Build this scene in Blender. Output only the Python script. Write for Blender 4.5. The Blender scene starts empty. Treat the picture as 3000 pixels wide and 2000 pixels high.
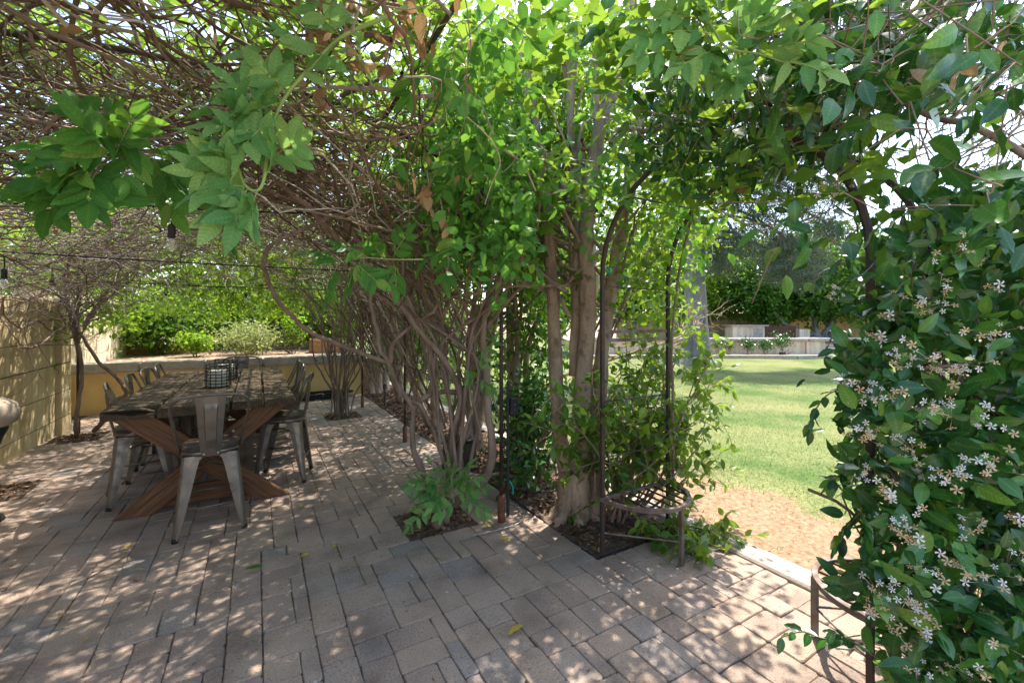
import bpy, math, random
import numpy as np
from mathutils import Vector, Matrix

random.seed(7)
rng = np.random.default_rng(7)
R = math.radians
S = bpy.context.scene
C = S.collection

# ------------------------------------------------------------------ camera, sky, sun, exposure
YAW = R(29.8); HEYE = 1.5; F = 1300.0
FW = np.array([math.sin(YAW), math.cos(YAW), 0.0])
RT = np.array([math.cos(YAW), -math.sin(YAW), 0.0])
cd = bpy.data.cameras.new('camera'); cam = bpy.data.objects.new('camera', cd); C.objects.link(cam)
cam.location = (0, 0, HEYE); cam.rotation_euler = (R(90), 0, -YAW)
cd.sensor_width = 36; cd.lens = 36 * F / 3000; cd.shift_y = -60 / 3000
cd.clip_start = 0.05; cd.clip_end = 600
S.camera = cam

SUN_EL, SUN_AZ = 63.0, 52.0            # azimuth clockwise from +Y
w = bpy.data.worlds.new('World'); S.world = w; w.use_nodes = True
nt = w.node_tree; bg = nt.nodes['Background']
sk = nt.nodes.new('ShaderNodeTexSky'); sk.sky_type = 'NISHITA'; sk.sun_disc = False
sk.sun_elevation = R(SUN_EL); sk.sun_rotation = R(SUN_AZ); sk.air_density = 1.0; sk.dust_density = 2.0; sk.ozone_density = 0.5
nt.links.new(sk.outputs[0], bg.inputs[0]); bg.inputs[1].default_value = 0.15
sl = bpy.data.lights.new('sun', 'SUN'); so = bpy.data.objects.new('sun', sl); C.objects.link(so)
sl.energy = 2.7; sl.angle = R(0.6); sl.color = (1.0, 0.93, 0.82)
sdir = Vector((math.sin(R(SUN_AZ)) * math.cos(R(SUN_EL)), math.cos(R(SUN_AZ)) * math.cos(R(SUN_EL)), math.sin(R(SUN_EL))))
so.rotation_euler = sdir.to_track_quat('Z', 'Y').to_euler(); so.location = sdir * 30
S.view_settings.view_transform = 'Standard'; S.view_settings.look = 'None'
S.view_settings.exposure = 2.0; S.view_settings.gamma = 1.0; S.view_settings.use_curve_mapping = False

# ------------------------------------------------------------------ survey helpers
def cw(xc, d, z=0.0):                    # metres right of / ahead of the viewpoint -> world
    return d * FW + xc * RT + np.array([0, 0, z])
def at(px, py, d):                       # photograph pixel at a known distance -> world
    return d * FW + (px - 1500) * d / F * RT + np.array([0, 0, HEYE - (py - 940) * d / F])
def proj(p):
    p = np.asarray(p); xc = p @ RT; d = p @ FW; d = np.where(np.abs(d) < 1e-3, 1e-3, d)
    return 1500 + F * xc / d, 940 + F * (HEYE - p[..., 2]) / d, d

# ------------------------------------------------------------------ object helpers
def tag(o, label=None, cat=None, group=None, kind=None):
    if label: o['label'] = label
    if cat: o['category'] = cat
    if group: o['group'] = group
    if kind: o['kind'] = kind
    return o
def empty(name, loc=(0, 0, 0), rz=0.0):
    o = bpy.data.objects.new(name, None); C.objects.link(o); o.location = loc; o.rotation_euler = (0, 0, rz)
    o.empty_display_size = 0.1
    return o
def link(name, me, parent=None):
    o = bpy.data.objects.new(name, me); C.objects.link(o)
    if parent is not None: o.parent = parent
    return o
def mesh_np(name, V, faces, mat, smooth=False, rnd=None, mid=None):
    """faces: list of int arrays, each (n,k)."""
    me = bpy.data.meshes.new(name)
    V = np.asarray(V, dtype=np.float32).reshape(-1, 3)
    fl = [np.asarray(f, dtype=np.int32) for f in faces if len(f)]
    me.vertices.add(len(V)); me.vertices.foreach_set('co', V.ravel())
    nl = sum(f.size for f in fl); npoly = sum(len(f) for f in fl)
    me.loops.add(nl); me.polygons.add(npoly)
    me.loops.foreach_set('vertex_index', np.concatenate([f.ravel() for f in fl]))
    tot = np.concatenate([np.full(len(f), f.shape[1], dtype=np.int32) for f in fl])
    st = np.concatenate([[0], np.cumsum(tot)[:-1]]).astype(np.int32)
    me.polygons.foreach_set('loop_start', st); me.polygons.foreach_set('loop_total', tot)
    me.polygons.foreach_set('use_smooth', np.full(npoly, smooth))
    if rnd is not None:
        a = me.attributes.new('rnd', 'FLOAT', 'POINT'); a.data.foreach_set('value', np.asarray(rnd, dtype=np.float32))
    if mid is not None:
        a = me.attributes.new('mid', 'FLOAT', 'POINT'); a.data.foreach_set('value', np.asarray(mid, dtype=np.float32))
    if mat: me.materials.append(mat)
    me.update(); me.validate()
    return me

class MB:                                # collects simple solids for one part
    def __init__(s): s.v = []; s.f = []
    def add(s, V, Fc):
        b = len(s.v); s.v += [tuple(map(float, p)) for p in V]; s.f += [tuple(b + i for i in f) for f in Fc]; return s
    def box(s, x0, x1, y0, y1, z0, z1, M=None):
        V = [(x, y, z) for z in (z0, z1) for y in (y0, y1) for x in (x0, x1)]
        if M is not None: V = [M @ Vector(p) for p in V]
        return s.add(V, [(0, 2, 3, 1), (4, 5, 7, 6), (0, 1, 5, 4), (2, 6, 7, 3), (0, 4, 6, 2), (1, 3, 7, 5)])
    def bar(s, a, b, wx, wy, up=(0, 0, 1)):
        a = np.array(a, float); b = np.array(b, float); t = b - a; t /= np.linalg.norm(t)
        u = np.array(up, float)
        if abs(t @ u) > 0.98: u = np.array([1.0, 0, 0])
        n = np.cross(t, u); n /= np.linalg.norm(n); m = np.cross(n, t)
        V = [p + n * sx * wx / 2 + m * sy * wy / 2 for p in (a, b) for sx, sy in ((-1, -1), (1, -1), (1, 1), (-1, 1))]
        return s.add(V, [(0, 1, 2, 3), (7, 6, 5, 4), (0, 4, 5, 1), (1, 5, 6, 2), (2, 6, 7, 3), (3, 7, 4, 0)])
    def prism(s, poly, z0, z1):
        n = len(poly)
        V = [(x, y, z0) for x, y in poly] + [(x, y, z1) for x, y in poly]
        return s.add(V, [tuple(range(n - 1, -1, -1)), tuple(range(n, 2 * n))] + [(i, (i + 1) % n, n + (i + 1) % n, n + i) for i in range(n)])
    def lathe(s, prof, n=16, c=(0, 0, 0), cap=True):
        V = [(c[0] + r * math.cos(2 * math.pi * k / n), c[1] + r * math.sin(2 * math.pi * k / n), c[2] + z) for r, z in prof for k in range(n)]
        Fc = [(j * n + k, j * n + (k + 1) % n, (j + 1) * n + (k + 1) % n, (j + 1) * n + k) for j in range(len(prof) - 1) for k in range(n)]
        if cap: Fc += [tuple(range(n - 1, -1, -1)), tuple((len(prof) - 1) * n + k for k in range(n))]
        return s.add(V, Fc)
    def tube(s, pts, r, n=8, closed=False):
        V, Fs = tube_arrays(np.asarray(pts, float)[None], np.full((1, len(pts)), r) if np.isscalar(r) else np.asarray(r, float)[None], n, closed)
        Fc = [tuple(q) for q in Fs]
        if not closed: Fc += [tuple(range(n - 1, -1, -1)), tuple((len(pts) - 1) * n + k for k in range(n))]
        return s.add(V, Fc)
    def build(s, name, mat, parent=None, bevel=0.0, smooth=False, seg=1):
        me = bpy.data.meshes.new(name); me.from_pydata(s.v, [], s.f); me.materials.append(mat)
        if smooth: me.polygons.foreach_set('use_smooth', [True] * len(me.polygons))
        me.update()
        o = link(name, me, parent)
        if bevel:
            import bmesh
            bm = bmesh.new(); bm.from_mesh(me)
            bmesh.ops.bevel(bm, geom=[e for e in bm.edges if e.calc_face_angle(0) > 0.5], offset=bevel, segments=seg, affect='EDGES', clamp_overlap=True)
            bm.to_mesh(me); bm.free()
        return o

def tube_arrays(P, Rd, sides=5, closed=False):
    """P (M,N,3) polylines, Rd (M,N) radii -> verts, quads."""
    M, N, _ = P.shape
    if closed: T = np.roll(P, -1, 1) - np.roll(P, 1, 1)
    else:
        T = np.empty_like(P); T[:, 1:-1] = P[:, 2:] - P[:, :-2]; T[:, 0] = P[:, 1] - P[:, 0]; T[:, -1] = P[:, -1] - P[:, -2]
    T /= np.linalg.norm(T, axis=2, keepdims=True) + 1e-9
    ref = np.zeros((M, 3)); mx = np.abs(T).mean(1); ref[np.arange(M), mx.argmin(1)] = 1
    U = np.empty_like(P); u = np.cross(T[:, 0], ref)
    for i in range(N):
        u = u - (u * T[:, i]).sum(1, keepdims=True) * T[:, i]; u /= np.linalg.norm(u, axis=1, keepdims=True) + 1e-9; U[:, i] = u
    W = np.cross(T, U)
    a = np.arange(sides) * 2 * np.pi / sides
    V = P[:, :, None] + Rd[:, :, None, None] * (np.cos(a)[None, None, :, None] * U[:, :, None] + np.sin(a)[None, None, :, None] * W[:, :, None])
    V = V.reshape(-1, 3)
    nn = N if closed else N - 1
    i = np.arange(nn)[:, None]; k = np.arange(sides)[None]; i2 = (i + 1) % N; k2 = (k + 1) % sides
    q = np.stack([i * sides + k, i * sides + k2, i2 * sides + k2, i2 * sides + k], -1).reshape(-1, 4)
    Fq = (q[None] + (np.arange(M) * N * sides)[:, None, None]).reshape(-1, 4)
    return V, Fq

def smooth_path(pts, n):
    pts = np.asarray(pts, float)
    if len(pts) < 3: return pts[0] + np.linspace(0, 1, n)[:, None] * (pts[-1] - pts[0])
    p = np.vstack([2 * pts[0] - pts[1], pts, 2 * pts[-1] - pts[-2]])
    out = []; m = len(pts) - 1
    for u in np.linspace(0, m - 1e-6, n):
        i = int(u); t = u - i; a, b, c, d = p[i], p[i + 1], p[i + 2], p[i + 3]
        out.append(0.5 * ((2 * b) + (c - a) * t + (2 * a - 5 * b + 4 * c - d) * t * t + (3 * b - a - 3 * c + d) * t ** 3))
    return np.array(out)

def stem(name, pts, r0, r1, mat, parent=None, sides=8, n=None, wob=0.0):
    n = n or max(6, len(pts) * 4)
    P = smooth_path(pts, n)
    if wob: P = P + rng.normal(0, wob, P.shape) * np.linspace(0.2, 1, n)[:, None]
    r = np.linspace(r0, r1, n) * (1 + rng.normal(0, 0.05, n))
    V, Q = tube_arrays(P[None], r[None], sides)
    cap = np.arange((n - 1) * sides, n * sides)[None]
    return link(name, mesh_np(name, V, [Q, cap], mat, True), parent)

# ------------------------------------------------------------------ materials
def mat_base(name):
    m = bpy.data.materials.new(name); m.use_nodes = True
    n = m.node_tree.nodes; return m, n, m.node_tree.links, n['Principled BSDF']
def N(n, t, **k):
    x = n.new(t)
    for a, b in k.items():
        if hasattr(x, a): setattr(x, a, b)
        else: x.inputs[a.replace('_', ' ')].default_value = b
    return x
def ramp(n, stops):
    r = n.new('ShaderNodeValToRGB'); e = r.color_ramp.elements
    while len(e) < len(stops): e.new(0.5)
    for i, (p, c) in enumerate(stops): e[i].position = p; e[i].color = (*c, 1)
    return r
def leaf_mat(name, stops, trans=0.35, tcol=(0.30, 0.48, 0.05), rough=0.4, spec=0.5):
    m, n, l, b = mat_base(name)
    at_ = N(n, 'ShaderNodeAttribute'); at_.attribute_name = 'rnd'
    oi = n.new('ShaderNodeObjectInfo'); ad = N(n, 'ShaderNodeMath', operation='ADD'); fr = N(n, 'ShaderNodeMath', operation='FRACT')
    l.new(at_.outputs['Fac'], ad.inputs[0]); l.new(oi.outputs['Random'], ad.inputs[1]); l.new(ad.outputs[0], fr.inputs[0])
    rp = ramp(n, stops); l.new(fr.outputs[0], rp.inputs[0])
    gp = n.new('ShaderNodeNewGeometry'); nz = N(n, 'ShaderNodeTexNoise'); nz.inputs['Scale'].default_value = 60
    l.new(gp.outputs['Position'], nz.inputs['Vector'])
    mx = N(n, 'ShaderNodeMixRGB', blend_type='MULTIPLY'); mx.inputs[0].default_value = 0.35
    mr = ramp(n, [(0.3, (0.6, 0.62, 0.6)), (0.7, (1.15, 1.1, 1.1))]); l.new(nz.outputs[0], mr.inputs[0])
    l.new(rp.outputs[0], mx.inputs[1]); l.new(mr.outputs[0], mx.inputs[2])
    if trans > 0:
        am = N(n, 'ShaderNodeAttribute'); am.attribute_name = 'mid'
        pw = N(n, 'ShaderNodeMath', operation='POWER'); pw.inputs[1].default_value = 9; l.new(am.outputs['Fac'], pw.inputs[0])
        pm = N(n, 'ShaderNodeMath', operation='MULTIPLY'); pm.inputs[1].default_value = 0.55; l.new(pw.outputs[0], pm.inputs[0])
        mv = N(n, 'ShaderNodeMixRGB'); lt = N(n, 'ShaderNodeMixRGB', blend_type='ADD'); lt.inputs[0].default_value = 1; lt.inputs[2].default_value = (0.09, 0.12, 0.035, 1)
        l.new(mx.outputs[0], lt.inputs[1]); l.new(pm.outputs[0], mv.inputs[0]); l.new(mx.outputs[0], mv.inputs[1]); l.new(lt.outputs[0], mv.inputs[2]); mx = mv
    l.new(mx.outputs[0], b.inputs['Base Color']); b.inputs['Roughness'].default_value = rough
    b.inputs['Specular IOR Level'].default_value = spec
    tr = n.new('ShaderNodeBsdfTranslucent')
    mt = N(n, 'ShaderNodeMixRGB'); mt.inputs[0].default_value = 0.55; mt.inputs[2].default_value = (*tcol, 1); l.new(mx.outputs[0], mt.inputs[1])
    l.new(mt.outputs[0], tr.inputs[0])
    ms = n.new('ShaderNodeMixShader'); ms.inputs[0].default_value = trans
    l.new(b.outputs[0], ms.inputs[1]); l.new(tr.outputs[0], ms.inputs[2]); l.new(ms.outputs[0], n['Material Output'].inputs[0])
    return m
def rough_mat(name, c1, c2, scale=8, detail=6, rough=0.8, bump=0.2, bscale=40, metal=0.0, stretch=None, spec=0.3, objvar=0.0, coord='pos', bdist=0.01):
    m, n, l, b = mat_base(name)
    if coord == 'pos': src = n.new('ShaderNodeNewGeometry').outputs['Position']
    else: src = n.new('ShaderNodeTexCoord').outputs['Object']
    if stretch:
        mp = n.new('ShaderNodeMapping'); mp.inputs['Scale'].default_value = stretch; l.new(src, mp.inputs[0]); src = mp.outputs[0]
    nz = n.new('ShaderNodeTexNoise'); nz.inputs['Scale'].default_value = scale; nz.inputs['Detail'].default_value = detail; l.new(src, nz.inputs['Vector'])
    rp = ramp(n, [(0.3, c1), (0.7, c2)]); l.new(nz.outputs[0], rp.inputs[0]); col = rp.outputs[0]
    if objvar:
        oi = n.new('ShaderNodeObjectInfo'); hv = n.new('ShaderNodeHueSaturation'); mr = n.new('ShaderNodeMapRange')
        mr.inputs[3].default_value = 1 - objvar; mr.inputs[4].default_value = 1 + objvar
        l.new(oi.outputs['Random'], mr.inputs[0]); l.new(mr.outputs[0], hv.inputs['Value']); l.new(col, hv.inputs['Color']); col = hv.outputs[0]
    l.new(col, b.inputs['Base Color']); b.inputs['Roughness'].default_value = rough; b.inputs['Metallic'].default_value = metal
    b.inputs['Specular IOR Level'].default_value = spec
    if bump:
        n2 = n.new('ShaderNodeTexNoise'); n2.inputs['Scale'].default_value = bscale; n2.inputs['Detail'].default_value = 5; l.new(src, n2.inputs['Vector'])
        bp = n.new('ShaderNodeBump'); bp.inputs['Strength'].default_value = bump; bp.inputs['Distance'].default_value = bdist
        l.new(n2.outputs[0], bp.inputs['Height']); l.new(bp.outputs[0], b.inputs['Normal'])
    return m

M = {}
GREEN = [(0.0, (0.020, 0.075, 0.012)), (0.4, (0.045, 0.14, 0.018)), (0.75, (0.075, 0.20, 0.022)), (1.0, (0.13, 0.25, 0.03))]
M['wist'] = leaf_mat('wisteria_leaf', [(0, (0.05, 0.18, 0.035)), (0.5, (0.08, 0.26, 0.045)), (0.85, (0.13, 0.33, 0.055)), (1, (0.22, 0.38, 0.07))], 0.42, (0.26, 0.50, 0.045), 0.5, 0.25)
M['fresh'] = leaf_mat('fresh_shoot_leaf', [(0, (0.10, 0.27, 0.08)), (0.5, (0.16, 0.36, 0.11)), (1, (0.27, 0.45, 0.13))], 0.40, (0.34, 0.55, 0.10), 0.5, 0.25)
M['canopy'] = leaf_mat('canopy_leaf', [(0, (0.05, 0.14, 0.02)), (0.5, (0.09, 0.21, 0.025)), (1, (0.17, 0.29, 0.035))], 0.5, (0.36, 0.52, 0.05), 0.55, 0.2)
M['lime'] = leaf_mat('sunlit_leaf', [(0, (0.06, 0.16, 0.015)), (0.6, (0.12, 0.27, 0.025)), (1, (0.22, 0.34, 0.04))], 0.5, (0.42, 0.60, 0.04), 0.5, 0.2)
M['gloss'] = leaf_mat('glossy_leaf', [(0, (0.015, 0.072, 0.020)), (0.45, (0.030, 0.12, 0.022)), (0.75, (0.055, 0.18, 0.025)), (0.9, (0.10, 0.25, 0.03)), (1, (0.17, 0.29, 0.04))], 0.12, (0.14, 0.34, 0.03), 0.27, 0.45)
M['privet'] = leaf_mat('privet_leaf', [(0, (0.022, 0.085, 0.016)), (0.4, (0.055, 0.16, 0.02)), (0.75, (0.12, 0.26, 0.03)), (1, (0.24, 0.36, 0.04))], 0.42, (0.42, 0.58, 0.04), 0.38, 0.35)
M['tree'] = leaf_mat('tree_leaf', GREEN, 0.38, (0.26, 0.45, 0.035), 0.5, 0.25)
M['pine'] = leaf_mat('pine_needle', [(0, (0.05, 0.075, 0.045)), (0.6, (0.09, 0.12, 0.075)), (1, (0.15, 0.17, 0.11))], 0.2, (0.2, 0.25, 0.12), 0.6)
M['varieg'] = leaf_mat('variegated_leaf', [(0, (0.10, 0.17, 0.06)), (0.5, (0.25, 0.32, 0.12)), (1, (0.48, 0.48, 0.22))], 0.35, (0.45, 0.5, 0.12), 0.5)
M['dry'] = leaf_mat('dry_leaf', [(0, (0.22, 0.11, 0.05)), (0.6, (0.36, 0.22, 0.11)), (1, (0.48, 0.33, 0.18))], 0.25, (0.5, 0.3, 0.12), 0.6)
M['yleaf'] = leaf_mat('yellow_leaf', [(0, (0.45, 0.40, 0.05)), (1, (0.6, 0.42, 0.06))], 0.25, (0.6, 0.5, 0.05), 0.5)
M['petal'] = leaf_mat('petal', [(0, (0.84, 0.82, 0.76)), (0.7, (0.87, 0.86, 0.83)), (0.8, (0.74, 0.55, 0.30)), (1, (0.68, 0.46, 0.22))], 0.3, (0.8, 0.78, 0.7), 0.5)
M['twig'] = leaf_mat('vine_twig', [(0, (0.12, 0.08, 0.055)), (0.5, (0.22, 0.155, 0.11)), (0.8, (0.32, 0.25, 0.195)), (1, (0.46, 0.42, 0.37))], 0.0, (0, 0, 0), 0.8, 0.2)
M['vinebark'] = rough_mat('vine_bark', (0.15, 0.10, 0.072), (0.30, 0.225, 0.175), 14, 6, 0.85, 0.5, 60, stretch=(1, 1, 0.25))
M['bark'] = rough_mat('tree_bark', (0.19, 0.13, 0.09), (0.46, 0.34, 0.24), 10, 8, 0.85, 0.9, 30, stretch=(1, 1, 0.3), bdist=0.02)
def flecks(m):
    n = m.node_tree.nodes; l = m.node_tree.links; b = n['Principled BSDF']; src = b.inputs['Base Color'].links[0].from_socket
    g = n.new('ShaderNodeNewGeometry'); nz = n.new('ShaderNodeTexNoise'); nz.inputs['Scale'].default_value = 85; nz.inputs['Detail'].default_value = 3; l.new(g.outputs['Position'], nz.inputs['Vector'])
    rp = ramp(n, [(0.62, (0, 0, 0)), (0.68, (1, 1, 1))]); l.new(nz.outputs[0], rp.inputs[0])
    mx = N(n, 'ShaderNodeMixRGB'); mx.inputs[2].default_value = (0.52, 0.45, 0.37, 1); ml = N(n, 'ShaderNodeMath', operation='MULTIPLY'); ml.inputs[1].default_value = 0.6
    l.new(rp.outputs[0], ml.inputs[0]); l.new(ml.outputs[0], mx.inputs[0]); l.new(src, mx.inputs[1])
    n2 = n.new('ShaderNodeTexNoise'); n2.inputs['Scale'].default_value = 9; n2.inputs['Detail'].default_value = 6; l.new(g.outputs['Position'], n2.inputs['Vector'])
    r2 = ramp(n, [(0.33, (0.45, 0.42, 0.40)), (0.45, (1, 1, 1))]); l.new(n2.outputs[0], r2.inputs[0])
    m2 = N(n, 'ShaderNodeMixRGB', blend_type='MULTIPLY'); m2.inputs[0].default_value = 0.8; l.new(mx.outputs[0], m2.inputs[1]); l.new(r2.outputs[0], m2.inputs[2]); l.new(m2.outputs[0], b.inputs['Base Color'])
flecks(M['bark'])
M['greybark'] = rough_mat('grey_bark', (0.10, 0.095, 0.095), (0.27, 0.26, 0.25), 5, 8, 0.9, 1.0, 8, stretch=(1, 1, 0.18), bdist=0.08)
M['paleb'] = rough_mat('bare_twig', (0.30, 0.21, 0.14), (0.45, 0.34, 0.25), 12, 4, 0.8, 0.1)
M['shoot'] = rough_mat('green_shoot', (0.22, 0.32, 0.08), (0.32, 0.42, 0.14), 12, 4, 0.5, 0.1)

def metal_mat(name, c, rust=0.3, metal=0.85, rough=0.38):
    m, n, l, b = mat_base(name)
    g = n.new('ShaderNodeNewGeometry'); nz = n.new('ShaderNodeTexNoise'); nz.inputs['Scale'].default_value = 14; nz.inputs['Detail'].default_value = 8
    l.new(g.outputs['Position'], nz.inputs['Vector'])
    rp = ramp(n, [(0.62 - rust * 0.4, c), (0.85 - rust * 0.3, (0.14, 0.075, 0.045))]); l.new(nz.outputs[0], rp.inputs[0]); l.new(rp.outputs[0], b.inputs['Base Color'])
    rr = ramp(n, [(0.35, (rough,) * 3), (0.75, (min(1, rough + 0.35),) * 3)]); l.new(nz.outputs[0], rr.inputs[0]); l.new(rr.outputs[0], b.inputs['Roughness'])
    b.inputs['Metallic'].default_value = metal
    return m
M['gun'] = metal_mat('gunmetal', (0.19, 0.17, 0.145), 0.05, 0.85, 0.33)
M['iron'] = metal_mat('dark_iron', (0.058, 0.046, 0.040), 0.35, 0.4, 0.5)
M['bench_iron'] = metal_mat('bench_iron', (0.20, 0.17, 0.155), 0.5, 0.4, 0.5)
M['rust'] = rough_mat('rusty_iron', (0.12, 0.045, 0.025), (0.24, 0.10, 0.06), 20, 6, 0.8, 0.3)
M['rubber'] = rough_mat('black_rubber', (0.012, 0.012, 0.013), (0.03, 0.03, 0.032), 20, 3, 0.55, 0.05)
M['oldwood'] = rough_mat('weathered_wood', (0.050, 0.036, 0.024), (0.105, 0.078, 0.052), 4, 10, 0.85, 0.5, 10, stretch=(14, 0.5, 14), spec=0.12, objvar=0.18, bdist=0.012)
M['redwood'] = rough_mat('red_brown_wood', (0.10, 0.045, 0.022), (0.24, 0.115, 0.055), 5, 9, 0.6, 0.4, 20, stretch=(12, 4, 0.9), objvar=0.15, coord='obj')
M['redwoodx'] = rough_mat('red_brown_board', (0.10, 0.045, 0.022), (0.24, 0.115, 0.055), 5, 9, 0.6, 0.4, 20, stretch=(0.9, 4, 12), objvar=0.15, coord='obj')
M['seatwood'] = rough_mat('dark_seat_wood', (0.035, 0.024, 0.020), (0.085, 0.06, 0.048), 10, 6, 0.45, 0.15, 30, stretch=(8, 1, 1))
M['bolt'] = rough_mat('zinc', (0.5, 0.5, 0.5), (0.6, 0.6, 0.6), 20, 2, 0.35, 0, metal=0.9)
M['stucco'] = rough_mat('yellow_stucco', (0.56, 0.44, 0.25), (0.66, 0.54, 0.33), 2.2, 8, 0.9, 0.25, 90)
M['cream'] = rough_mat('cream_stucco', (0.66, 0.56, 0.42), (0.76, 0.67, 0.53), 1.5, 8, 0.9, 0.2, 60)
M['cap'] = rough_mat('stone_cap', (0.30, 0.27, 0.24), (0.44, 0.40, 0.36), 9, 8, 0.85, 0.3, 50)
M['conc'] = rough_mat('concrete', (0.30, 0.25, 0.21), (0.42, 0.36, 0.31), 7, 9, 0.9, 0.3, 70)
M['soil'] = rough_mat('soil', (0.055, 0.038, 0.028), (0.17, 0.125, 0.095), 22, 9, 0.95, 0.9, 45, bdist=0.02)
M['sand'] = rough_mat('joint_sand', (0.07, 0.058, 0.05), (0.15, 0.125, 0.108), 30, 8, 0.95, 0.6, 60)
M['chip'] = leaf_mat('bark_chip', [(0, (0.07, 0.035, 0.02)), (0.5, (0.17, 0.09, 0.05)), (1, (0.32, 0.21, 0.13))], 0.0, (0, 0, 0), 0.85, 0.2)
M['blackbox'] = rough_mat('black_plastic', (0.02, 0.02, 0.02), (0.045, 0.045, 0.045), 8, 3, 0.5, 0.05)
M['cedar'] = rough_mat('cedar_board', (0.28, 0.13, 0.06), (0.44, 0.24, 0.12), 5, 6, 0.7, 0.2, 20, stretch=(1, 8, 8))
M['brownfence'] = rough_mat('brown_fence', (0.085, 0.04, 0.025), (0.15, 0.075, 0.045), 5, 5, 0.8, 0.2, stretch=(6, 6, 1))
M['tan'] = rough_mat('tan_panel', (0.50, 0.38, 0.26), (0.58, 0.45, 0.32), 3, 6, 0.85, 0.1)
M['beige'] = rough_mat('beige_cover', (0.36, 0.28, 0.21), (0.44, 0.35, 0.27), 12, 6, 0.7, 0.15)
M['wax'] = rough_mat('candle_wax', (0.62, 0.60, 0.48), (0.68, 0.66, 0.55), 8, 3, 0.5, 0)
M['teal'] = rough_mat('teal_tie', (0.0, 0.25, 0.20), (0.01, 0.33, 0.26), 8, 2, 0.5, 0)
M['flesh'] = rough_mat('upper_soil', (0.26, 0.17, 0.12), (0.40, 0.28, 0.20), 6, 8, 0.95, 0.4, 30)

def paver_mat():
    m, n, l, b = mat_base('paver')
    g = n.new('ShaderNodeNewGeometry'); pos = g.outputs['Position']
    at_ = N(n, 'ShaderNodeAttribute'); at_.attribute_name = 'rnd'
    oi = n.new('ShaderNodeObjectInfo'); ad = N(n, 'ShaderNodeMath', operation='ADD'); fr = N(n, 'ShaderNodeMath', operation='FRACT')
    l.new(at_.outputs['Fac'], ad.inputs[0]); l.new(oi.outputs['Random'], ad.inputs[1]); l.new(ad.outputs[0], fr.inputs[0])
    rp = ramp(n, [(0.0, (0.30, 0.225, 0.185)), (0.3, (0.33, 0.25, 0.20)), (0.6, (0.355, 0.265, 0.205)), (0.90, (0.32, 0.255, 0.215)), (0.97, (0.285, 0.24, 0.212)), (1.0, (0.25, 0.22, 0.205))])
    l.new(fr.outputs[0], rp.inputs[0])
    n1 = n.new('ShaderNodeTexNoise'); n1.inputs['Scale'].default_value = 3.5; n1.inputs['Detail'].default_value = 6; l.new(pos, n1.inputs['Vector'])
    r1 = ramp(n, [(0.28, (0.62, 0.61, 0.60)), (0.5, (1.0, 1.0, 1.0)), (0.72, (1.20, 1.18, 1.15))]); l.new(n1.outputs[0], r1.inputs[0])
    m1 = N(n, 'ShaderNodeMixRGB', blend_type='MULTIPLY'); m1.inputs[0].default_value = 1; l.new(rp.outputs[0], m1.inputs[1]); l.new(r1.outputs[0], m1.inputs[2])
    n2 = n.new('ShaderNodeTexNoise'); n2.inputs['Scale'].default_value = 130; n2.inputs['Detail'].default_value = 4; l.new(pos, n2.inputs['Vector'])
    r2 = ramp(n, [(0.30, (0.36, 0.34, 0.33)), (0.43, (0.95, 0.95, 0.95)), (0.60, (1.05, 1.05, 1.04)), (0.72, (1.4, 1.38, 1.35))]); l.new(n2.outputs[0], r2.inputs[0])
    m2 = N(n, 'ShaderNodeMixRGB', blend_type='MULTIPLY'); m2.inputs[0].default_value = 0.8; l.new(m1.outputs[0], m2.inputs[1]); l.new(r2.outputs[0], m2.inputs[2])
    # pale lime spots
    vo = n.new('ShaderNodeTexVoronoi'); vo.inputs['Scale'].default_value = 5.5; vo.inputs['Randomness'].default_value = 1; l.new(pos, vo.inputs['Vector'])
    cr = N(n, 'ShaderNodeMath', operation='LESS_THAN'); cr.inputs[1].default_value = 0.055
    nd = n.new('ShaderNodeTexNoise'); nd.inputs['Scale'].default_value = 40; l.new(pos, nd.inputs['Vector'])
    sm = N(n, 'ShaderNodeMath', operation='MULTIPLY_ADD'); sm.inputs[1].default_value = 0.12; l.new(nd.outputs[0], sm.inputs[0]); l.new(vo.outputs['Distance'], sm.inputs[2])
    sb = N(n, 'ShaderNodeMath', operation='SUBTRACT'); sb.inputs[1].default_value = 0.06; l.new(sm.outputs[0], sb.inputs[0]); l.new(sb.outputs[0], cr.inputs[0])
    m3 = N(n, 'ShaderNodeMixRGB'); m3.inputs[2].default_value = (0.58, 0.57, 0.55, 1); l.new(m2.outputs[0], m3.inputs[1])
    mu = N(n, 'ShaderNodeMath', operation='MULTIPLY'); mu.inputs[1].default_value = 0.55; l.new(cr.outputs[0], mu.inputs[0]); l.new(mu.outputs[0], m3.inputs[0])
    l.new(m3.outputs[0], b.inputs['Base Color']); b.inputs['Roughness'].default_value = 0.88; b.inputs['Specular IOR Level'].default_value = 0.25
    bp = n.new('ShaderNodeBump'); bp.inputs['Strength'].default_value = 0.45; bp.inputs['Distance'].default_value = 0.004; l.new(n2.outputs[0], bp.inputs['Height']); l.new(bp.outputs[0], b.inputs['Normal'])
    return m
M['paver'] = paver_mat()

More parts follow.
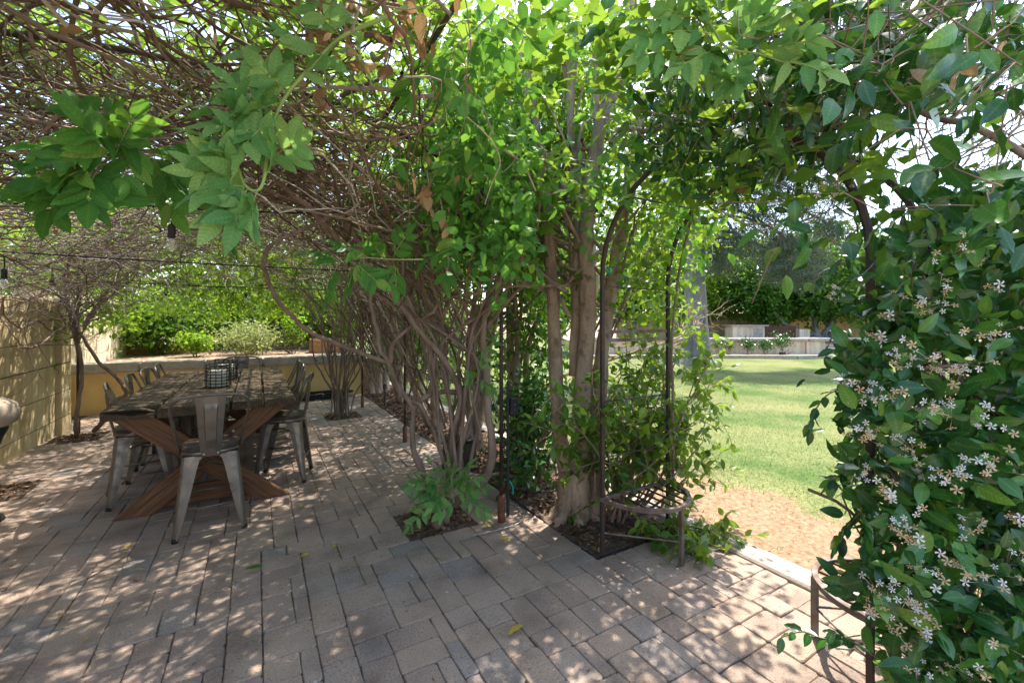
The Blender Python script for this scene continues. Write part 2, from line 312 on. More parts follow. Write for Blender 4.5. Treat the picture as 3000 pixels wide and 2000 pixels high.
def lawn_mat():
    m, n, l, b = mat_base('lawn_turf')
    g = n.new('ShaderNodeNewGeometry'); pos = g.outputs['Position']
    n1 = n.new('ShaderNodeTexNoise'); n1.inputs['Scale'].default_value = 0.6; n1.inputs['Detail'].default_value = 7; n1.inputs['Roughness'].default_value = 0.62; l.new(pos, n1.inputs['Vector'])
    r1 = ramp(n, [(0.36, (0.075, 0.13, 0.038)), (0.46, (0.14, 0.175, 0.066)), (0.58, (0.185, 0.20, 0.085)), (0.72, (0.25, 0.24, 0.12))]); l.new(n1.outputs[0], r1.inputs[0])
    n2 = n.new('ShaderNodeTexNoise'); n2.inputs['Scale'].default_value = 45; n2.inputs['Detail'].default_value = 6; l.new(pos, n2.inputs['Vector'])
    r2 = ramp(n, [(0.3, (0.5, 0.52, 0.46)), (0.7, (1.3, 1.26, 1.18))]); l.new(n2.outputs[0], r2.inputs[0])
    m1 = N(n, 'ShaderNodeMixRGB', blend_type='MULTIPLY'); m1.inputs[0].default_value = 1; l.new(r1.outputs[0], m1.inputs[1]); l.new(r2.outputs[0], m1.inputs[2])
    # worn, dry soil strip by the path (its own shape)
    sp = n.new('ShaderNodeSeparateXYZ'); l.new(pos, sp.inputs[0])
    mr = n.new('ShaderNodeMapRange'); mr.inputs[1].default_value = 2.9; mr.inputs[2].default_value = 4.3; mr.inputs[3].default_value = 1; mr.inputs[4].default_value = 0; l.new(sp.outputs[0], mr.inputs[0])
    my = n.new('ShaderNodeMapRange'); my.inputs[1].default_value = 2.4; my.inputs[2].default_value = 4.6; my.inputs[3].default_value = 1; my.inputs[4].default_value = 0; l.new(sp.outputs[1], my.inputs[0])
    mm = N(n, 'ShaderNodeMath', operation='MULTIPLY'); l.new(mr.outputs[0], mm.inputs[0]); l.new(my.outputs[0], mm.inputs[1])
    n3 = n.new('ShaderNodeTexNoise'); n3.inputs['Scale'].default_value = 3.0; n3.inputs['Detail'].default_value = 10; n3.inputs['Roughness'].default_value = 0.78; l.new(pos, n3.inputs['Vector'])
    ma = N(n, 'ShaderNodeMath', operation='ADD'); l.new(mm.outputs[0], ma.inputs[0]); l.new(n3.outputs[0], ma.inputs[1])
    rr = ramp(n, [(0.78, (0, 0, 0)), (0.90, (1, 1, 1))]); l.new(ma.outputs[0], rr.inputs[0])
    n4 = n.new('ShaderNodeTexNoise'); n4.inputs['Scale'].default_value = 30; n4.inputs['Detail'].default_value = 8; l.new(pos, n4.inputs['Vector'])
    r4 = ramp(n, [(0.3, (0.17, 0.105, 0.06)), (0.7, (0.35, 0.24, 0.155))]); l.new(n4.outputs[0], r4.inputs[0])
    m2 = N(n, 'ShaderNodeMixRGB'); l.new(rr.outputs[0], m2.inputs[0]); l.new(m1.outputs[0], m2.inputs[1]); l.new(r4.outputs[0], m2.inputs[2])
    l.new(m2.outputs[0], b.inputs['Base Color']); b.inputs['Roughness'].default_value = 0.95; b.inputs['Specular IOR Level'].default_value = 0.1
    bp = n.new('ShaderNodeBump'); bp.inputs['Strength'].default_value = 0.6; bp.inputs['Distance'].default_value = 0.02; l.new(n2.outputs[0], bp.inputs['Height']); l.new(bp.outputs[0], b.inputs['Normal'])
    return m
M['lawn'] = lawn_mat()
M['blade'] = leaf_mat('grass_blade', [(0, (0.085, 0.15, 0.035)), (0.6, (0.16, 0.21, 0.07)), (1, (0.31, 0.28, 0.14))], 0.3, (0.3, 0.42, 0.08), 0.6, 0.2)

# ------------------------------------------------------------------ leaf builders
def leaf_template(rows=2, width=0.42, fold=0.18, droop=0.12, tipw=0.0, wave=0.0):
    """unit leaf: base at origin, tip at y=1, face up +z."""
    V = [(0, 0, 0)]; Fq = []; Ft = []
    ys = [(i + 1) / (rows + 1) for i in range(rows)]
    for i, y in enumerate(ys):
        hw = width * 0.5 * math.sin(math.pi * min(1, y ** 0.8)) ** 0.85
        z = -droop * y * y
        wv = wave * (1 if i % 2 else -1)
        V += [(-hw, y, z + fold * hw + wv), (0, y, z), (hw, y, z + fold * hw - wv)]
    V.append((0, 1, -droop))
    k = lambda i, j: 1 + 3 * i + j
    Ft += [(0, k(0, 1), k(0, 0)), (0, k(0, 2), k(0, 1))]
    for i in range(rows - 1):
        Fq += [(k(i, 0), k(i, 1), k(i + 1, 1), k(i + 1, 0)), (k(i, 1), k(i, 2), k(i + 1, 2), k(i + 1, 1))]
    t = len(V) - 1
    Ft += [(k(rows - 1, 0), k(rows - 1, 1), t), (k(rows - 1, 1), k(rows - 1, 2), t)]
    return np.array(V, float), np.array(Ft), np.array(Fq).reshape(-1, 4)
T_FAR = leaf_template(1, 0.55, 0.25, 0.1)
T_MID = leaf_template(2, 0.50, 0.25, 0.15)
T_BIG = leaf_template(5, 0.46, 0.22, 0.22, wave=0.010)
T_WIST = leaf_template(5, 0.40, 0.18, 0.18, wave=0.020)
T_NEEDLE = leaf_template(1, 0.07, 0.1, 0.15)
T_BLADE = (np.array([(-0.06, 0, 0), (0.06, 0, 0), (0, 1, -0.2)], float), np.array([(0, 1, 2)]), np.zeros((0, 4), int))

def frames(D, Nn):
    D = D / (np.linalg.norm(D, axis=1, keepdims=True) + 1e-9)
    X = np.cross(D, Nn); X /= np.linalg.norm(X, axis=1, keepdims=True) + 1e-9
    Z = np.cross(X, D)
    return X, D, Z
def leaf_mesh(name, tmpl, P, D, Nn, L, mat, wj=0.15, smooth=True):
    V, Ft, Fq = tmpl; M_ = len(P)
    X, Y, Z = frames(D, Nn)
    L = np.broadcast_to(L, (M_,)); W = L * (1 + rng.normal(0, wj, M_)).clip(0.5, 1.6)
    VV = P[:, None] + W[:, None, None] * V[None, :, 0, None] * X[:, None] + L[:, None, None] * (V[None, :, 1, None] * Y[:, None] + V[None, :, 2, None] * Z[:, None])
    off = (np.arange(M_) * len(V))[:, None, None]
    fs = [(Ft[None] + off).reshape(-1, 3)]
    if len(Fq): fs.append((Fq[None] + off).reshape(-1, 4))
    return mesh_np(name, VV.reshape(-1, 3), fs, mat, smooth, np.repeat(rng.random(M_), len(V)), np.tile((np.abs(V[:, 0]) < 1e-6), M_) if len(V) > 10 else None)

_lm = {}
def leaf_variants(key, mat, width, k=8):
    if key in _lm: return _lm[key]
    mat = mat.copy(); n = mat.node_tree.nodes; l = mat.node_tree.links; b = n['Principled BSDF']; src = b.inputs['Base Color'].links[0].from_socket
    tc = n.new('ShaderNodeTexCoord'); sx = n.new('ShaderNodeSeparateXYZ'); l.new(tc.outputs['Object'], sx.inputs[0])
    ab = N(n, 'ShaderNodeMath', operation='ABSOLUTE'); l.new(sx.outputs[0], ab.inputs[0])
    sb = N(n, 'ShaderNodeMath', operation='MULTIPLY_ADD'); sb.inputs[1].default_value = -0.75; l.new(ab.outputs[0], sb.inputs[0]); l.new(sx.outputs[1], sb.inputs[2])
    ml = N(n, 'ShaderNodeMath', operation='MULTIPLY'); ml.inputs[1].default_value = 52.0; l.new(sb.outputs[0], ml.inputs[0])
    sn = N(n, 'ShaderNodeMath', operation='SINE'); l.new(ml.outputs[0], sn.inputs[0])
    rp = ramp(n, [(0.0, (0.93, 0.93, 0.93)), (0.86, (0.97, 0.97, 0.97)), (0.97, (1.35, 1.3, 1.25))]); mr = N(n, 'ShaderNodeMath', operation='MULTIPLY_ADD'); mr.inputs[1].default_value = .5; mr.inputs[2].default_value = .5; l.new(sn.outputs[0], mr.inputs[0]); l.new(mr.outputs[0], rp.inputs[0])
    mv = N(n, 'ShaderNodeMixRGB', blend_type='MULTIPLY'); mv.inputs[0].default_value = 1; l.new(src, mv.inputs[1]); l.new(rp.outputs[0], mv.inputs[2])
    # age spots
    ns = n.new('ShaderNodeTexNoise'); ns.inputs['Scale'].default_value = 38; ns.inputs['Detail'].default_value = 3; gp_ = n.new('ShaderNodeNewGeometry'); l.new(gp_.outputs['Position'], ns.inputs['Vector'])
    rs = ramp(n, [(0.70, (0, 0, 0)), (0.76, (1, 1, 1))]); l.new(ns.outputs[0], rs.inputs[0])
    ms_ = N(n, 'ShaderNodeMixRGB'); ms_.inputs[2].default_value = (0.30, 0.22, 0.07, 1); l.new(rs.outputs[0], ms_.inputs[0]); l.new(mv.outputs[0], ms_.inputs[1]); l.new(ms_.outputs[0], b.inputs['Base Color'])
    out = []
    for i in range(k):
        t = leaf_template(5, width * random.uniform(0.88, 1.12), random.uniform(0.1, 0.35), random.uniform(0.02, 0.55), wave=random.uniform(0.006, 0.034))
        out.append(mesh_np('leaf', t[0], [t[1], t[2]], mat, True, None, (np.abs(t[0][:, 0]) < 1e-6)))
    _lm[key] = out
    return out
def leaf_parts(parent, variants, tmpl, mat, P, D, Nn, L, limit=300, name='leaf'):
    """the biggest in view as single leaves, the rest as one mass."""
    P = np.asarray(P, float); D = np.asarray(D, float); Nn = np.asarray(Nn, float); L = np.broadcast_to(L, (len(P),)).astype(float)
    base = np.array(parent.matrix_basis.translation) if parent is not None else np.zeros(3)
    px, py, d = proj(P)
    vis = (px > -40) & (px < 3040) & (py > -40) & (py < 2040) & (d > 0.2)
    key = np.where(vis, L / np.maximum(d, 0.2), 0)
    order = np.argsort(-key); sel = order[:limit]; sel = sel[key[sel] > 0]
    rest = np.setdiff1d(np.arange(len(P)), sel)
    X, Y, Z = frames(D, Nn)
    for i in sel:
        o = link(name, random.choice(variants), parent); l_ = L[i]; wj = l_ * random.uniform(0.85, 1.15)
        m = Matrix(((X[i, 0] * wj, Y[i, 0] * l_, Z[i, 0] * l_, P[i, 0] - base[0]), (X[i, 1] * wj, Y[i, 1] * l_, Z[i, 1] * l_, P[i, 1] - base[1]), (X[i, 2] * wj, Y[i, 2] * l_, Z[i, 2] * l_, P[i, 2] - base[2]), (0, 0, 0, 1)))
        o.matrix_basis = m
    if len(rest):
        me = leaf_mesh('leaves', tmpl, P[rest] - base, D[rest], Nn[rest], L[rest], mat)
        tag(link('leaves', me, parent), kind='stuff')

def rand_dirs(n, up=0.0, spread=1.0):
    v = rng.normal(0, 1, (n, 3)) * spread; v[:, 2] += up
    return v / (np.linalg.norm(v, axis=1, keepdims=True) + 1e-9)
def clump_cloud(n, ells, per=24, csize=0.25, shell=0.6):
    """points grouped in clumps inside ellipsoids [(centre, radii, weight)]."""
    wts = np.array([e[2] for e in ells], float); wts /= wts.sum()
    nc = max(1, n // per); which = rng.choice(len(ells), nc, p=wts)
    u = rand_dirs(nc); r = (shell + (1 - shell) * rng.random(nc)) * (0.75 + 0.35 * rng.random(nc))
    cen = np.array([e[0] for e in ells], float)[which] + u * r[:, None] * np.array([e[1] for e in ells], float)[which]
    idx = rng.integers(0, nc, n)
    cs = csize * (0.6 + 0.8 * rng.random(nc))
    return cen[idx] + rng.normal(0, 1, (n, 3)) * cs[idx][:, None] * np.array([1, 1, 0.7]), u[idx], cen

def tree(name, label, base, h, ells, n, leaf, mat, tmpl=T_FAR, trunk_r=0.12, bark='bark', group=None, limbs=10, csize=0.3, per=24, cat='tree', shell=0.5, stems=1, droop=-0.25):
    base = np.asarray(base, float)
    o = empty(name, base); tag(o, label, cat, group)
    P, u, cen = clump_cloud(n, ells, per, csize, shell)
    P = P[P[:, 2] > base[2] + 0.05]
    u = rand_dirs(len(P), 0.5)
    D = rand_dirs(len(P), droop)
    tag(link('crown', leaf_mesh('crown', tmpl, P - base, D, u, leaf * (0.7 + 0.6 * rng.random(len(P))), mat), o), kind='stuff')
    top = np.mean([e[0] for e in ells], axis=0)
    for s in range(stems):
        off = rng.normal(0, trunk_r * 1.0, 3) * (1 if stems > 1 else 0); off[2] = 0
        tp = (top - base) * np.array([0.8, 0.8, 0.7]) + rng.normal(0, 0.25, 3) * (1 if stems > 1 else 0.3)
        stem('trunk', [off - [0, 0, 0.05], off + (tp - off) * 0.35 + rng.normal(0, trunk_r * 0.8, 3), off + (tp - off) * 0.7 + rng.normal(0, trunk_r, 3), tp], trunk_r * 1.25, trunk_r * 0.45, M[bark], o, 9)
    ll = []
    for c in cen[rng.choice(len(cen), min(limbs, len(cen)), replace=False)]:
        t = rng.uniform(0.3, 0.9); a = (top - base) * np.array([0.8, 0.8, 0.7]) * t; b = c - base
        mid = (a + b) / 2 + rng.normal(0, 0.12, 3) + [0, 0, 0.1]
        ll.append(smooth_path([a, mid, b], 7))
    if ll:
        rr = np.linspace(trunk_r * 0.42, trunk_r * 0.10, 7)[None].repeat(len(ll), 0)
        V, Q = tube_arrays(np.array(ll), rr, 5)
        tag(link('limbs', mesh_np('limbs', V, [Q], M[bark], True), o), kind='stuff')
    return o

# ================================================================== THE SETTING
def sheet(name, poly, z, mat):
    me = bpy.data.meshes.new(name); me.from_pydata([(x, y, z) for x, y in poly], [], [tuple(range(len(poly)))]); me.materials.append(mat)
    return tag(link(name, me), kind='structure')
sheet('ground', [(-150, -150), (150, -150), (150, 150), (-150, 150)], -0.09, M['flesh'])
# lawn: gently uneven sheet beyond the kerb
gx = np.linspace(2.85, 60, 60) ** 1.0; gy = np.linspace(-25, 45, 70)
GX, GY = np.meshgrid(gx, gy); GZ = -0.012 + 0.010 * np.sin(GX * 0.9) * np.cos(GY * 0.7)
nx, ny = len(gx), len(gy); ii, jj = np.meshgrid(np.arange(nx - 1), np.arange(ny - 1)); q = (jj * nx + ii).ravel()
tag(link('lawn', mesh_np('lawn', np.stack([GX, GY, GZ], -1), [np.stack([q, q + 1, q + nx + 1, q + nx], -1)], M['lawn'], True)), kind='structure')

# ---- patio of tumbled pavers
patio = sheet('patio', [(-2.6, -3), (2.66, -3), (2.66, 9.6), (-2.6, 9.6)], -0.011, M['sand'])
_pv = {}
def paver_mesh(w_, l_):
    key = (round(w_, 3), round(l_, 2)); vs = _pv.setdefault(key, [])
    if len(vs) < 3:
        hw, hl = w_ / 2, l_ / 2; c = min(0.012, hw * 0.3)
        def ring(ins, jit, z):
            pts = []
            for sx, sy in ((1, -1), (1, 1), (-1, 1), (-1, -1)):
                a, b = hw - ins, hl - ins; cc = c * (0.7 + 0.6 * random.random())
                p1 = (sx * a, sy * (b - cc)); p2 = (sx * (a - cc * 0.32), sy * (b - cc * 0.32)); p3 = (sx * (a - cc), sy * b); pm = (sx * a * 0.1, sy * b)
                seq = [p1, p2, p3] if sx * sy > 0 else [p3, p2, p1]
                pts += seq
                if sx * sy > 0: pts.append((0.1 * sx * a, sy * (b + random.uniform(-1, 1) * jit)))
                else: pts.append((sx * (a + random.uniform(-1, 1) * jit), 0.1 * sy * b))
            return [(x + random.uniform(-jit, jit), y + random.uniform(-jit, jit), z + random.uniform(-1, 1) * 0.0006) for x, y in pts]
        # keep corner order counter-clockwise
        r = ring(0.0015, 0.0026, -0.005); r_ = [(x - math.copysign(0.0035, x), y - math.copysign(0.0035, y), 0.0) for x, y, z in r]; b_ = [(x, y, -0.055) for x, y, z in r]
        n = len(r); V = b_ + r + [(x, y, random.uniform(-0.0008, 0.0008)) for x, y, z in r_] + [(0, 0, 0.0012)]
        Q = [(k, (k + 1) % n, n + (k + 1) % n, n + k) for k in range(n)] + [(n + k, n + (k + 1) % n, 2 * n + (k + 1) % n, 2 * n + k) for k in range(n)]
        Tt = [(2 * n + k, 2 * n + (k + 1) % n, 3 * n) for k in range(n)]
        vs.append((np.array(V), np.array(Q), np.array(Tt)))
    return random.randrange(len(vs)), vs, key
U = 0.0735                                # paving module
gxy = lambda i, j: (0.90 + i * U, 2.16 + j * U)
PITS = [(gxy(0, 11), gxy(7, 17)), (gxy(0, 68), gxy(7, 75)), (gxy(-43, 43), gxy(-36, 50)), (gxy(-43, 72), gxy(-36, 79))]
PITS = [(p[0][0], p[1][0], p[0][1], p[1][1]) for p in PITS]
free = {}
for i in range(-44, 24):
    for j in range(-68, 100):
        x, y = 0.90 + (i + .5) * U, 2.16 + (j + .5) * U
        if i >= 13 and j >= 0: continue
        if any(p[0] < x < p[1] and p[2] < y < p[3] for p in PITS): continue
        free[(i, j)] = True
sizes = [(3, 3)] * 2 + [(3, 2)] * 4 + [(2, 3)] * 5 + [(2, 2)] * 4 + [(2, 4)] * 1 + [(4, 3)] * 0
slabs = []
for j in range(-68, 100):
    for i in range(-44, 24):
        if not free.get((i, j)): continue
        opts = sizes[:]; random.shuffle(opts); opts += [(2, 2), (1, 3), (3, 1), (1, 2), (2, 1), (1, 1)]
        for (w_, l_) in opts:
            cells = [(i + a_, j + b_) for a_ in range(w_) for b_ in range(l_)]
            if not all(free.get(c_) for c_ in cells): continue
            # do not leave single-cell slivers to the right
            if w_ > 1 and free.get((i + w_, j)) and not free.get((i + w_ + 1, j)) and random.random() < 0.9 and (w_, l_) in sizes: continue
            for c_ in cells: free[c_] = False
            slabs.append((0.90 + (i + w_ / 2) * U, 2.16 + (j + l_ / 2) * U, w_ * U + random.uniform(-.002, .001), l_ * U + random.uniform(-.002, .001)))
            break
P_ = np.array([(s[0], s[1], 0) for s in slabs]); px, py, dd = proj(P_)
area = np.array([s[2] * s[3] for s in slabs]) / np.maximum(dd, 0.3) ** 3
vis = (dd > 0.8) & (px > -120) & (px < 3060) & (py < 2110)
order = np.argsort(-np.where(vis, area, 0)); near = set(order[:300].tolist())
mcache = {}; RV, RQ, RTt, RR = [], [], [], []; nb = 0
for i, (x, y, w_, l_) in enumerate(slabs):
    k, vs, key = paver_mesh(w_, l_)
    z = random.gauss(0, 0.0022); tx, ty, tz = random.gauss(0, 0.009), random.gauss(0, 0.009), random.gauss(0, 0.013)
    V, Q, Tt = vs[k]
    if i in near:
        if (key, k) not in mcache: mcache[(key, k)] = mesh_np('paver', V, [Q, Tt], M['paver'])
        o = link('paver', mcache[(key, k)], patio); o.location = (x, y, z); o.rotation_euler = (tx, ty, tz)
    else:
        c, s = math.cos(tz), math.sin(tz)
        W = np.stack([x + c * V[:, 0] - s * V[:, 1], y + s * V[:, 0] + c * V[:, 1], z + V[:, 2] + tx * V[:, 1] - ty * V[:, 0]], -1)
        RV.append(W); RQ.append(Q + nb); RTt.append(Tt + nb); RR.append(np.full(len(W), random.random())); nb += len(W)
tag(link('pavers', mesh_np('pavers', np.concatenate(RV), [np.concatenate(RQ), np.concatenate(RTt)], M['paver'], False, np.concatenate(RR)), patio), kind='stuff')

# ---- planting bed and tree pits
def soil_patch(name, x0, x1, y0, y1, z, amp, step=0.06):
    gx = np.arange(x0, x1 + 1e-6, (x1 - x0) / max(2, int((x1 - x0) / step))); gy = np.arange(y0, y1 + 1e-6, (y1 - y0) / max(2, int((y1 - y0) / step)))
    A, B = np.meshgrid(gx, gy); Zz = z + amp * (np.sin(A * 9 + B * 3) * 0.4 + np.sin(B * 7.3 - A * 4) * 0.4 + rng.normal(0, 0.5, A.shape))
    nx = len(gx); ii, jj = np.meshgrid(np.arange(len(gx) - 1), np.arange(len(gy) - 1)); q = (jj * nx + ii).ravel()
    return tag(link(name, mesh_np(name, np.stack([A, B, Zz], -1), [np.stack([q, q + 1, q + nx + 1, q + nx], -1)], M['soil'], True)), kind='structure')
soil_patch('planting_bed', 1.86, 2.66, 2.17, 13.0, 0.006, 0.009)
for i, p in enumerate(PITS): soil_patch('soil_pit', p[0], p[1], p[2], p[3], 0.0, 0.006, 0.05)
# bark mulch chips
nch = 9000
cx = rng.uniform(1.88, 2.61, nch); cy = 2.2 + 8.5 * rng.random(nch) ** 1.3
sel = rng.random(nch) < np.clip((cy - 2.3) / 1.4, 0.3, 1)
Pm = np.stack([cx, cy, np.full(nch, 0.012) + rng.random(nch) * 0.014], -1)[sel]
for p in PITS:
    k = 260; Pm = np.vstack([Pm, np.stack([rng.uniform(p[0] + .02, p[1] - .02, k), rng.uniform(p[2] + .02, p[3] - .02, k), np.full(k, 0.009)], -1)])
Dm = rand_dirs(len(Pm)); Dm[:, 2] *= 0.25
tag(link('bark_mulch', leaf_mesh('bark_mulch', T_FAR, Pm, Dm, rand_dirs(len(Pm), 1.6), rng.uniform(0.02, 0.065, len(Pm)), M['chip'], 0.3, False)), 'reddish brown bark chips and dead leaves over the planting bed and pits', 'mulch', kind='stuff')
# kerb between patio / bed and lawn, cast in lengths
kerb = empty('lawn_kerb', (2.765, 0, 0)); tag(kerb, kind='structure')
y = -3.0
while y < 14:
    l_ = random.uniform(1.0, 1.5)
    MB().box(-0.095, 0.095, y + 0.004, y + l_ - 0.004, -0.08, 0.018).build('kerb_length', M['conc'], kerb, 0.012)
    y += l_

# ---- grass blades near the arch
ng = 130000
gx = 2.86 + 9 * rng.random(ng) ** 1.7; gy = rng.uniform(-0.5, 9, ng)
worn = np.clip((4.2 - gx) / 1.3, 0, 1) * np.clip((4.4 - gy) / 2, 0, 1)
worn = np.clip(worn * 1.5 + 0.35 * np.sin(gx * 11) * np.sin(gy * 8.3) * (worn > 0.05), 0, 1); keep = rng.random(ng) > worn * 0.95
Pg = np.stack([gx, gy, np.full(ng, -0.022) + 0.010 * np.sin(gx * 0.9) * np.cos(gy * 0.7)], -1)[keep]
Dg = rand_dirs(len(Pg), 1.5)
tag(link('lawn_grass', leaf_mesh('lawn_grass', T_BLADE, Pg, Dg, rand_dirs(len(Pg), 0.2), rng.uniform(0.02, 0.055, len(Pg)), M['blade'], 0.2, False)), 'short pale green lawn grass thinning into the worn strip by the kerb', 'grass', kind='stuff')

# ================================================================== WALLS
wl = empty('boundary_wall', (-2.3, 3, 0)); tag(wl, 'tall yellow stucco wall beside the dining table with a stepped end', 'wall')
MB().box(-0.30, 0.0, -9, 5.02, -0.1, 1.77).build('wall_panel', M['stucco'], wl, 0.01)
MB().box(-0.36, 0.06, 5.023, 5.36, -0.1, 1.80).build('end_pier', M['stucco'], wl, 0.01)
w2 = empty('garden_wall', (-2.62, 12, 0)); tag(w2, 'sunlit cream stucco wall running on beyond the yellow wall pier', 'wall')
MB().box(-0.2, 0.0, -3.63, 12, -0.1, 1.95).build('wall_panel', M['cream'], w2, 0.01)
def stain(m):
    n = m.node_tree.nodes; l = m.node_tree.links; b = n['Principled BSDF']; src = b.inputs['Base Color'].links[0].from_socket
    g = n.new('ShaderNodeNewGeometry'); mp = n.new('ShaderNodeMapping'); mp.inputs['Scale'].default_value = (7, 7, 0.5); l.new(g.outputs['Position'], mp.inputs[0])
    nz = n.new('ShaderNodeTexNoise'); nz.inputs['Scale'].default_value = 1.0; nz.inputs['Detail'].default_value = 8; l.new(mp.outputs[0], nz.inputs['Vector'])
    rp = ramp(n, [(0.42, (1, 1, 1)), (0.66, (0.66, 0.60, 0.52))]); l.new(nz.outputs[0], rp.inputs[0])
    mx = N(n, 'ShaderNodeMixRGB', blend_type='MULTIPLY'); mx.inputs[0].default_value = 0.75; l.new(src, mx.inputs[1]); l.new(rp.outputs[0], mx.inputs[2]); l.new(mx.outputs[0], b.inputs['Base Color'])
stain(M['stucco']); stain(M['cream'])
# low retaining wall across the end of the patio
rw = empty('retaining_wall', (-0.3, 9.66, 0)); tag(rw, 'low yellow stucco retaining wall with grey stone cap behind the dining table', 'wall')
def peel_mat():
    m = rough_mat('peeling_stucco', (0.60, 0.40, 0.15), (0.74, 0.53, 0.24), 2.5, 8, 0.9, 0.2, 60)
    n = m.node_tree.nodes; l = m.node_tree.links; b = n['Principled BSDF']; src = b.inputs['Base Color'].links[0].from_socket
    g = n.new('ShaderNodeNewGeometry'); nz = n.new('ShaderNodeTexNoise'); nz.inputs['Scale'].default_value = 2.6; nz.inputs['Detail'].default_value = 9; nz.inputs['Roughness'].default_value = 0.6
    l.new(g.outputs['Position'], nz.inputs['Vector']); rp = ramp(n, [(0.655, (0, 0, 0)), (0.675, (1, 1, 1))]); l.new(nz.outputs[0], rp.inputs[0])
    mx = N(n, 'ShaderNodeMixRGB'); mx.inputs[2].default_value = (0.33, 0.29, 0.25, 1); l.new(rp.outputs[0], mx.inputs[0]); l.new(src, mx.inputs[1]); l.new(mx.outputs[0], b.inputs['Base Color'])
    return m
MB().box(-2.31, 2.15, -0.12, 0.16, -0.1, 0.655).build('wall_panel', peel_mat(), rw)
x = -2.31
while x < 2.1:
    l_ = min(0.9, 2.18 - x)
    MB().box(x + 0.003, x + l_ - 0.003, -0.18, 0.22, 0.655, 0.81).build('cap_stone', M['cap'], rw, 0.02, seg=2); x += l_
# raised garden behind it
tag(MB().box(-2.62, 2.15, 9.82, 24, -0.1, 0.70).build('garden_terrace', M['flesh']), kind='structure')
tag(MB().box(2.16, 2.62, 13.2, 24, -0.1, 0.12).build('side_border', M['flesh']), kind='structure')

# support wires in front of the yellow wall
for k, (z, lab, r) in enumerate([(0.28, 'thin lowest support wire along the yellow wall', 0.004), (0.60, 'thin wire above the lowest one along the yellow wall', 0.004), (0.95, 'thick green coated line along the middle of the yellow wall', 0.008), (1.25, 'thin wire above the green line along the yellow wall', 0.004), (1.50, 'topmost support wire near the coping of the yellow wall', 0.004)]):
    pts = [(-2.20, 0.5, z + 0.01), (-2.21, 3.0, z - 0.015), (-2.19, 5.5, z - 0.02), (-2.12, 7.88, z + 0.02)]
    tag(stem('support_wire', pts, r, r, M['teal'] if False else M['iron'], None, 5, 24), lab, 'wire', 'support wires along the yellow wall')

# ================================================================== FAR SIDE OF THE LAWN (surveyed from the viewpoint's own axes)
RZ = -YAW
def cam_box(name, x0, x1, d0, d1, z0, z1, mat, parent=None, bevel=0.0):
    o = MB().box(x0, x1, d0, d1, z0, z1).build(name, mat, parent, bevel)
    if parent is None: o.rotation_euler = (0, 0, RZ)
    return o
fw = empty('low_garden_wall', (0, 0, 0), RZ); tag(fw, 'low cream wall with grey stone coping across the far side of the lawn', 'wall')
cam_box('wall_panel', 3.0, 12.75, 19.3, 19.6, -0.05, 0.62, M['cream'], fw)
cam_box('end_pier', 12.753, 13.55, 19.2, 19.75, -0.05, 0.62, M['cream'], fw)
for k in range(9):
    cam_box('coping_stone', 3.0 + k * 1.09, 3.0 + k * 1.09 + 1.082, 19.12, 19.8, 0.623, 0.76, M['cap'], fw, 0.03)
cam_box('coping_stone', 12.80, 13.72, 19.06, 19.9, 0.624, 0.77, M['cap'], fw, 0.03)
fw2 = empty('low_garden_wall', (0, 0, 0), RZ); tag(fw2, 'short cream wall with coping to the right of the garden steps', 'wall')
cam_box('wall_panel', 15.05, 18.0, 19.2, 19.7, -0.05, 0.62, M['cream'], fw2)
cam_box('coping_stone', 14.9, 18.0, 19.06, 19.85, 0.623, 0.76, M['cap'], fw2, 0.03)
stp = empty('garden_steps', (0, 0, 0), RZ); tag(stp, 'three pale stone steps between the low garden walls', 'steps')
for k in range(3): cam_box('step', 13.56 - 0.12 * (2 - k) * (k < 2), 15.04, 18.9 + 0.38 * k, 20.4, -0.05 + 0.0 * k, 0.15 * (k + 1) + 0.02, M['conc'], stp, 0.02)
tag(cam_box('upper_terrace', 3.0, 30, 19.85, 40, -0.05, 0.47, M['flesh']), kind='structure')
fb = empty('edging_kerb', (0, 0, 0), RZ); tag(fb, kind='structure')
xs = np.linspace(3.2, 13.6, 15)
for k in range(14):
    o = MB().box(-0.37, 0.37, -0.11, 0.11, -0.05, 0.13).build('kerb_stone', M['conc'], fb, 0.015)
    yk = lambda x: 17.9 - 0.010 * (x - 8) ** 2 + (0.55 if x > 11.5 else 0) * (x - 11.5) / 2
    xm = (xs[k] + xs[k + 1]) / 2; o.location = (xm, yk(xm), 0); o.rotation_euler = (0, 0, math.atan2(yk(xs[k + 1]) - yk(xs[k]), xs[k + 1] - xs[k]))
tag(cam_box('flower_bed', 3.2, 13.1, 18.0, 19.28, -0.05, 0.085, M['flesh']), kind='structure')
hw = tag(cam_box('rear_wall', 6.0, 32.0, 25.4, 25.7, 0.0, 1.95, M['stucco']), 'yellow stucco wall in the shade behind the far trees', 'wall')
fp = empty('outdoor_fireplace', (0, 0, 0), RZ); tag(fp, 'cream masonry outdoor fireplace with grey top standing behind the low wall', 'fireplace')
cam_box('side_block', 10.75, 12.3, 21.6, 22.4, 0.45, 1.24, M['cream'], fp)
cam_box('top_slab', 10.65, 12.45, 21.5, 22.5, 1.243, 1.31, M['cap'], fp)
cam_box('side_block', 14.0, 14.5, 21.6, 22.4, 0.45, 1.1, M['cream'], fp)
cam_box('firebox', 12.453, 13.997, 21.9, 22.4, 0.45, 1.25, M['brownfence'], fp)
cam_box('niche', 11.75, 12.2, 21.585, 21.6, 0.55, 1.15, M['cap'], fp)
sl_ = tag(MB().box(-0.12, 0.12, -0.08, 0.08, 0, 0.14).build('spot_light', M['blackbox'], None, 0.02), 'small dark flood light on the soil before the low cream wall', 'light')
sl_.location = cw(11.15, 18.3, 0.085)
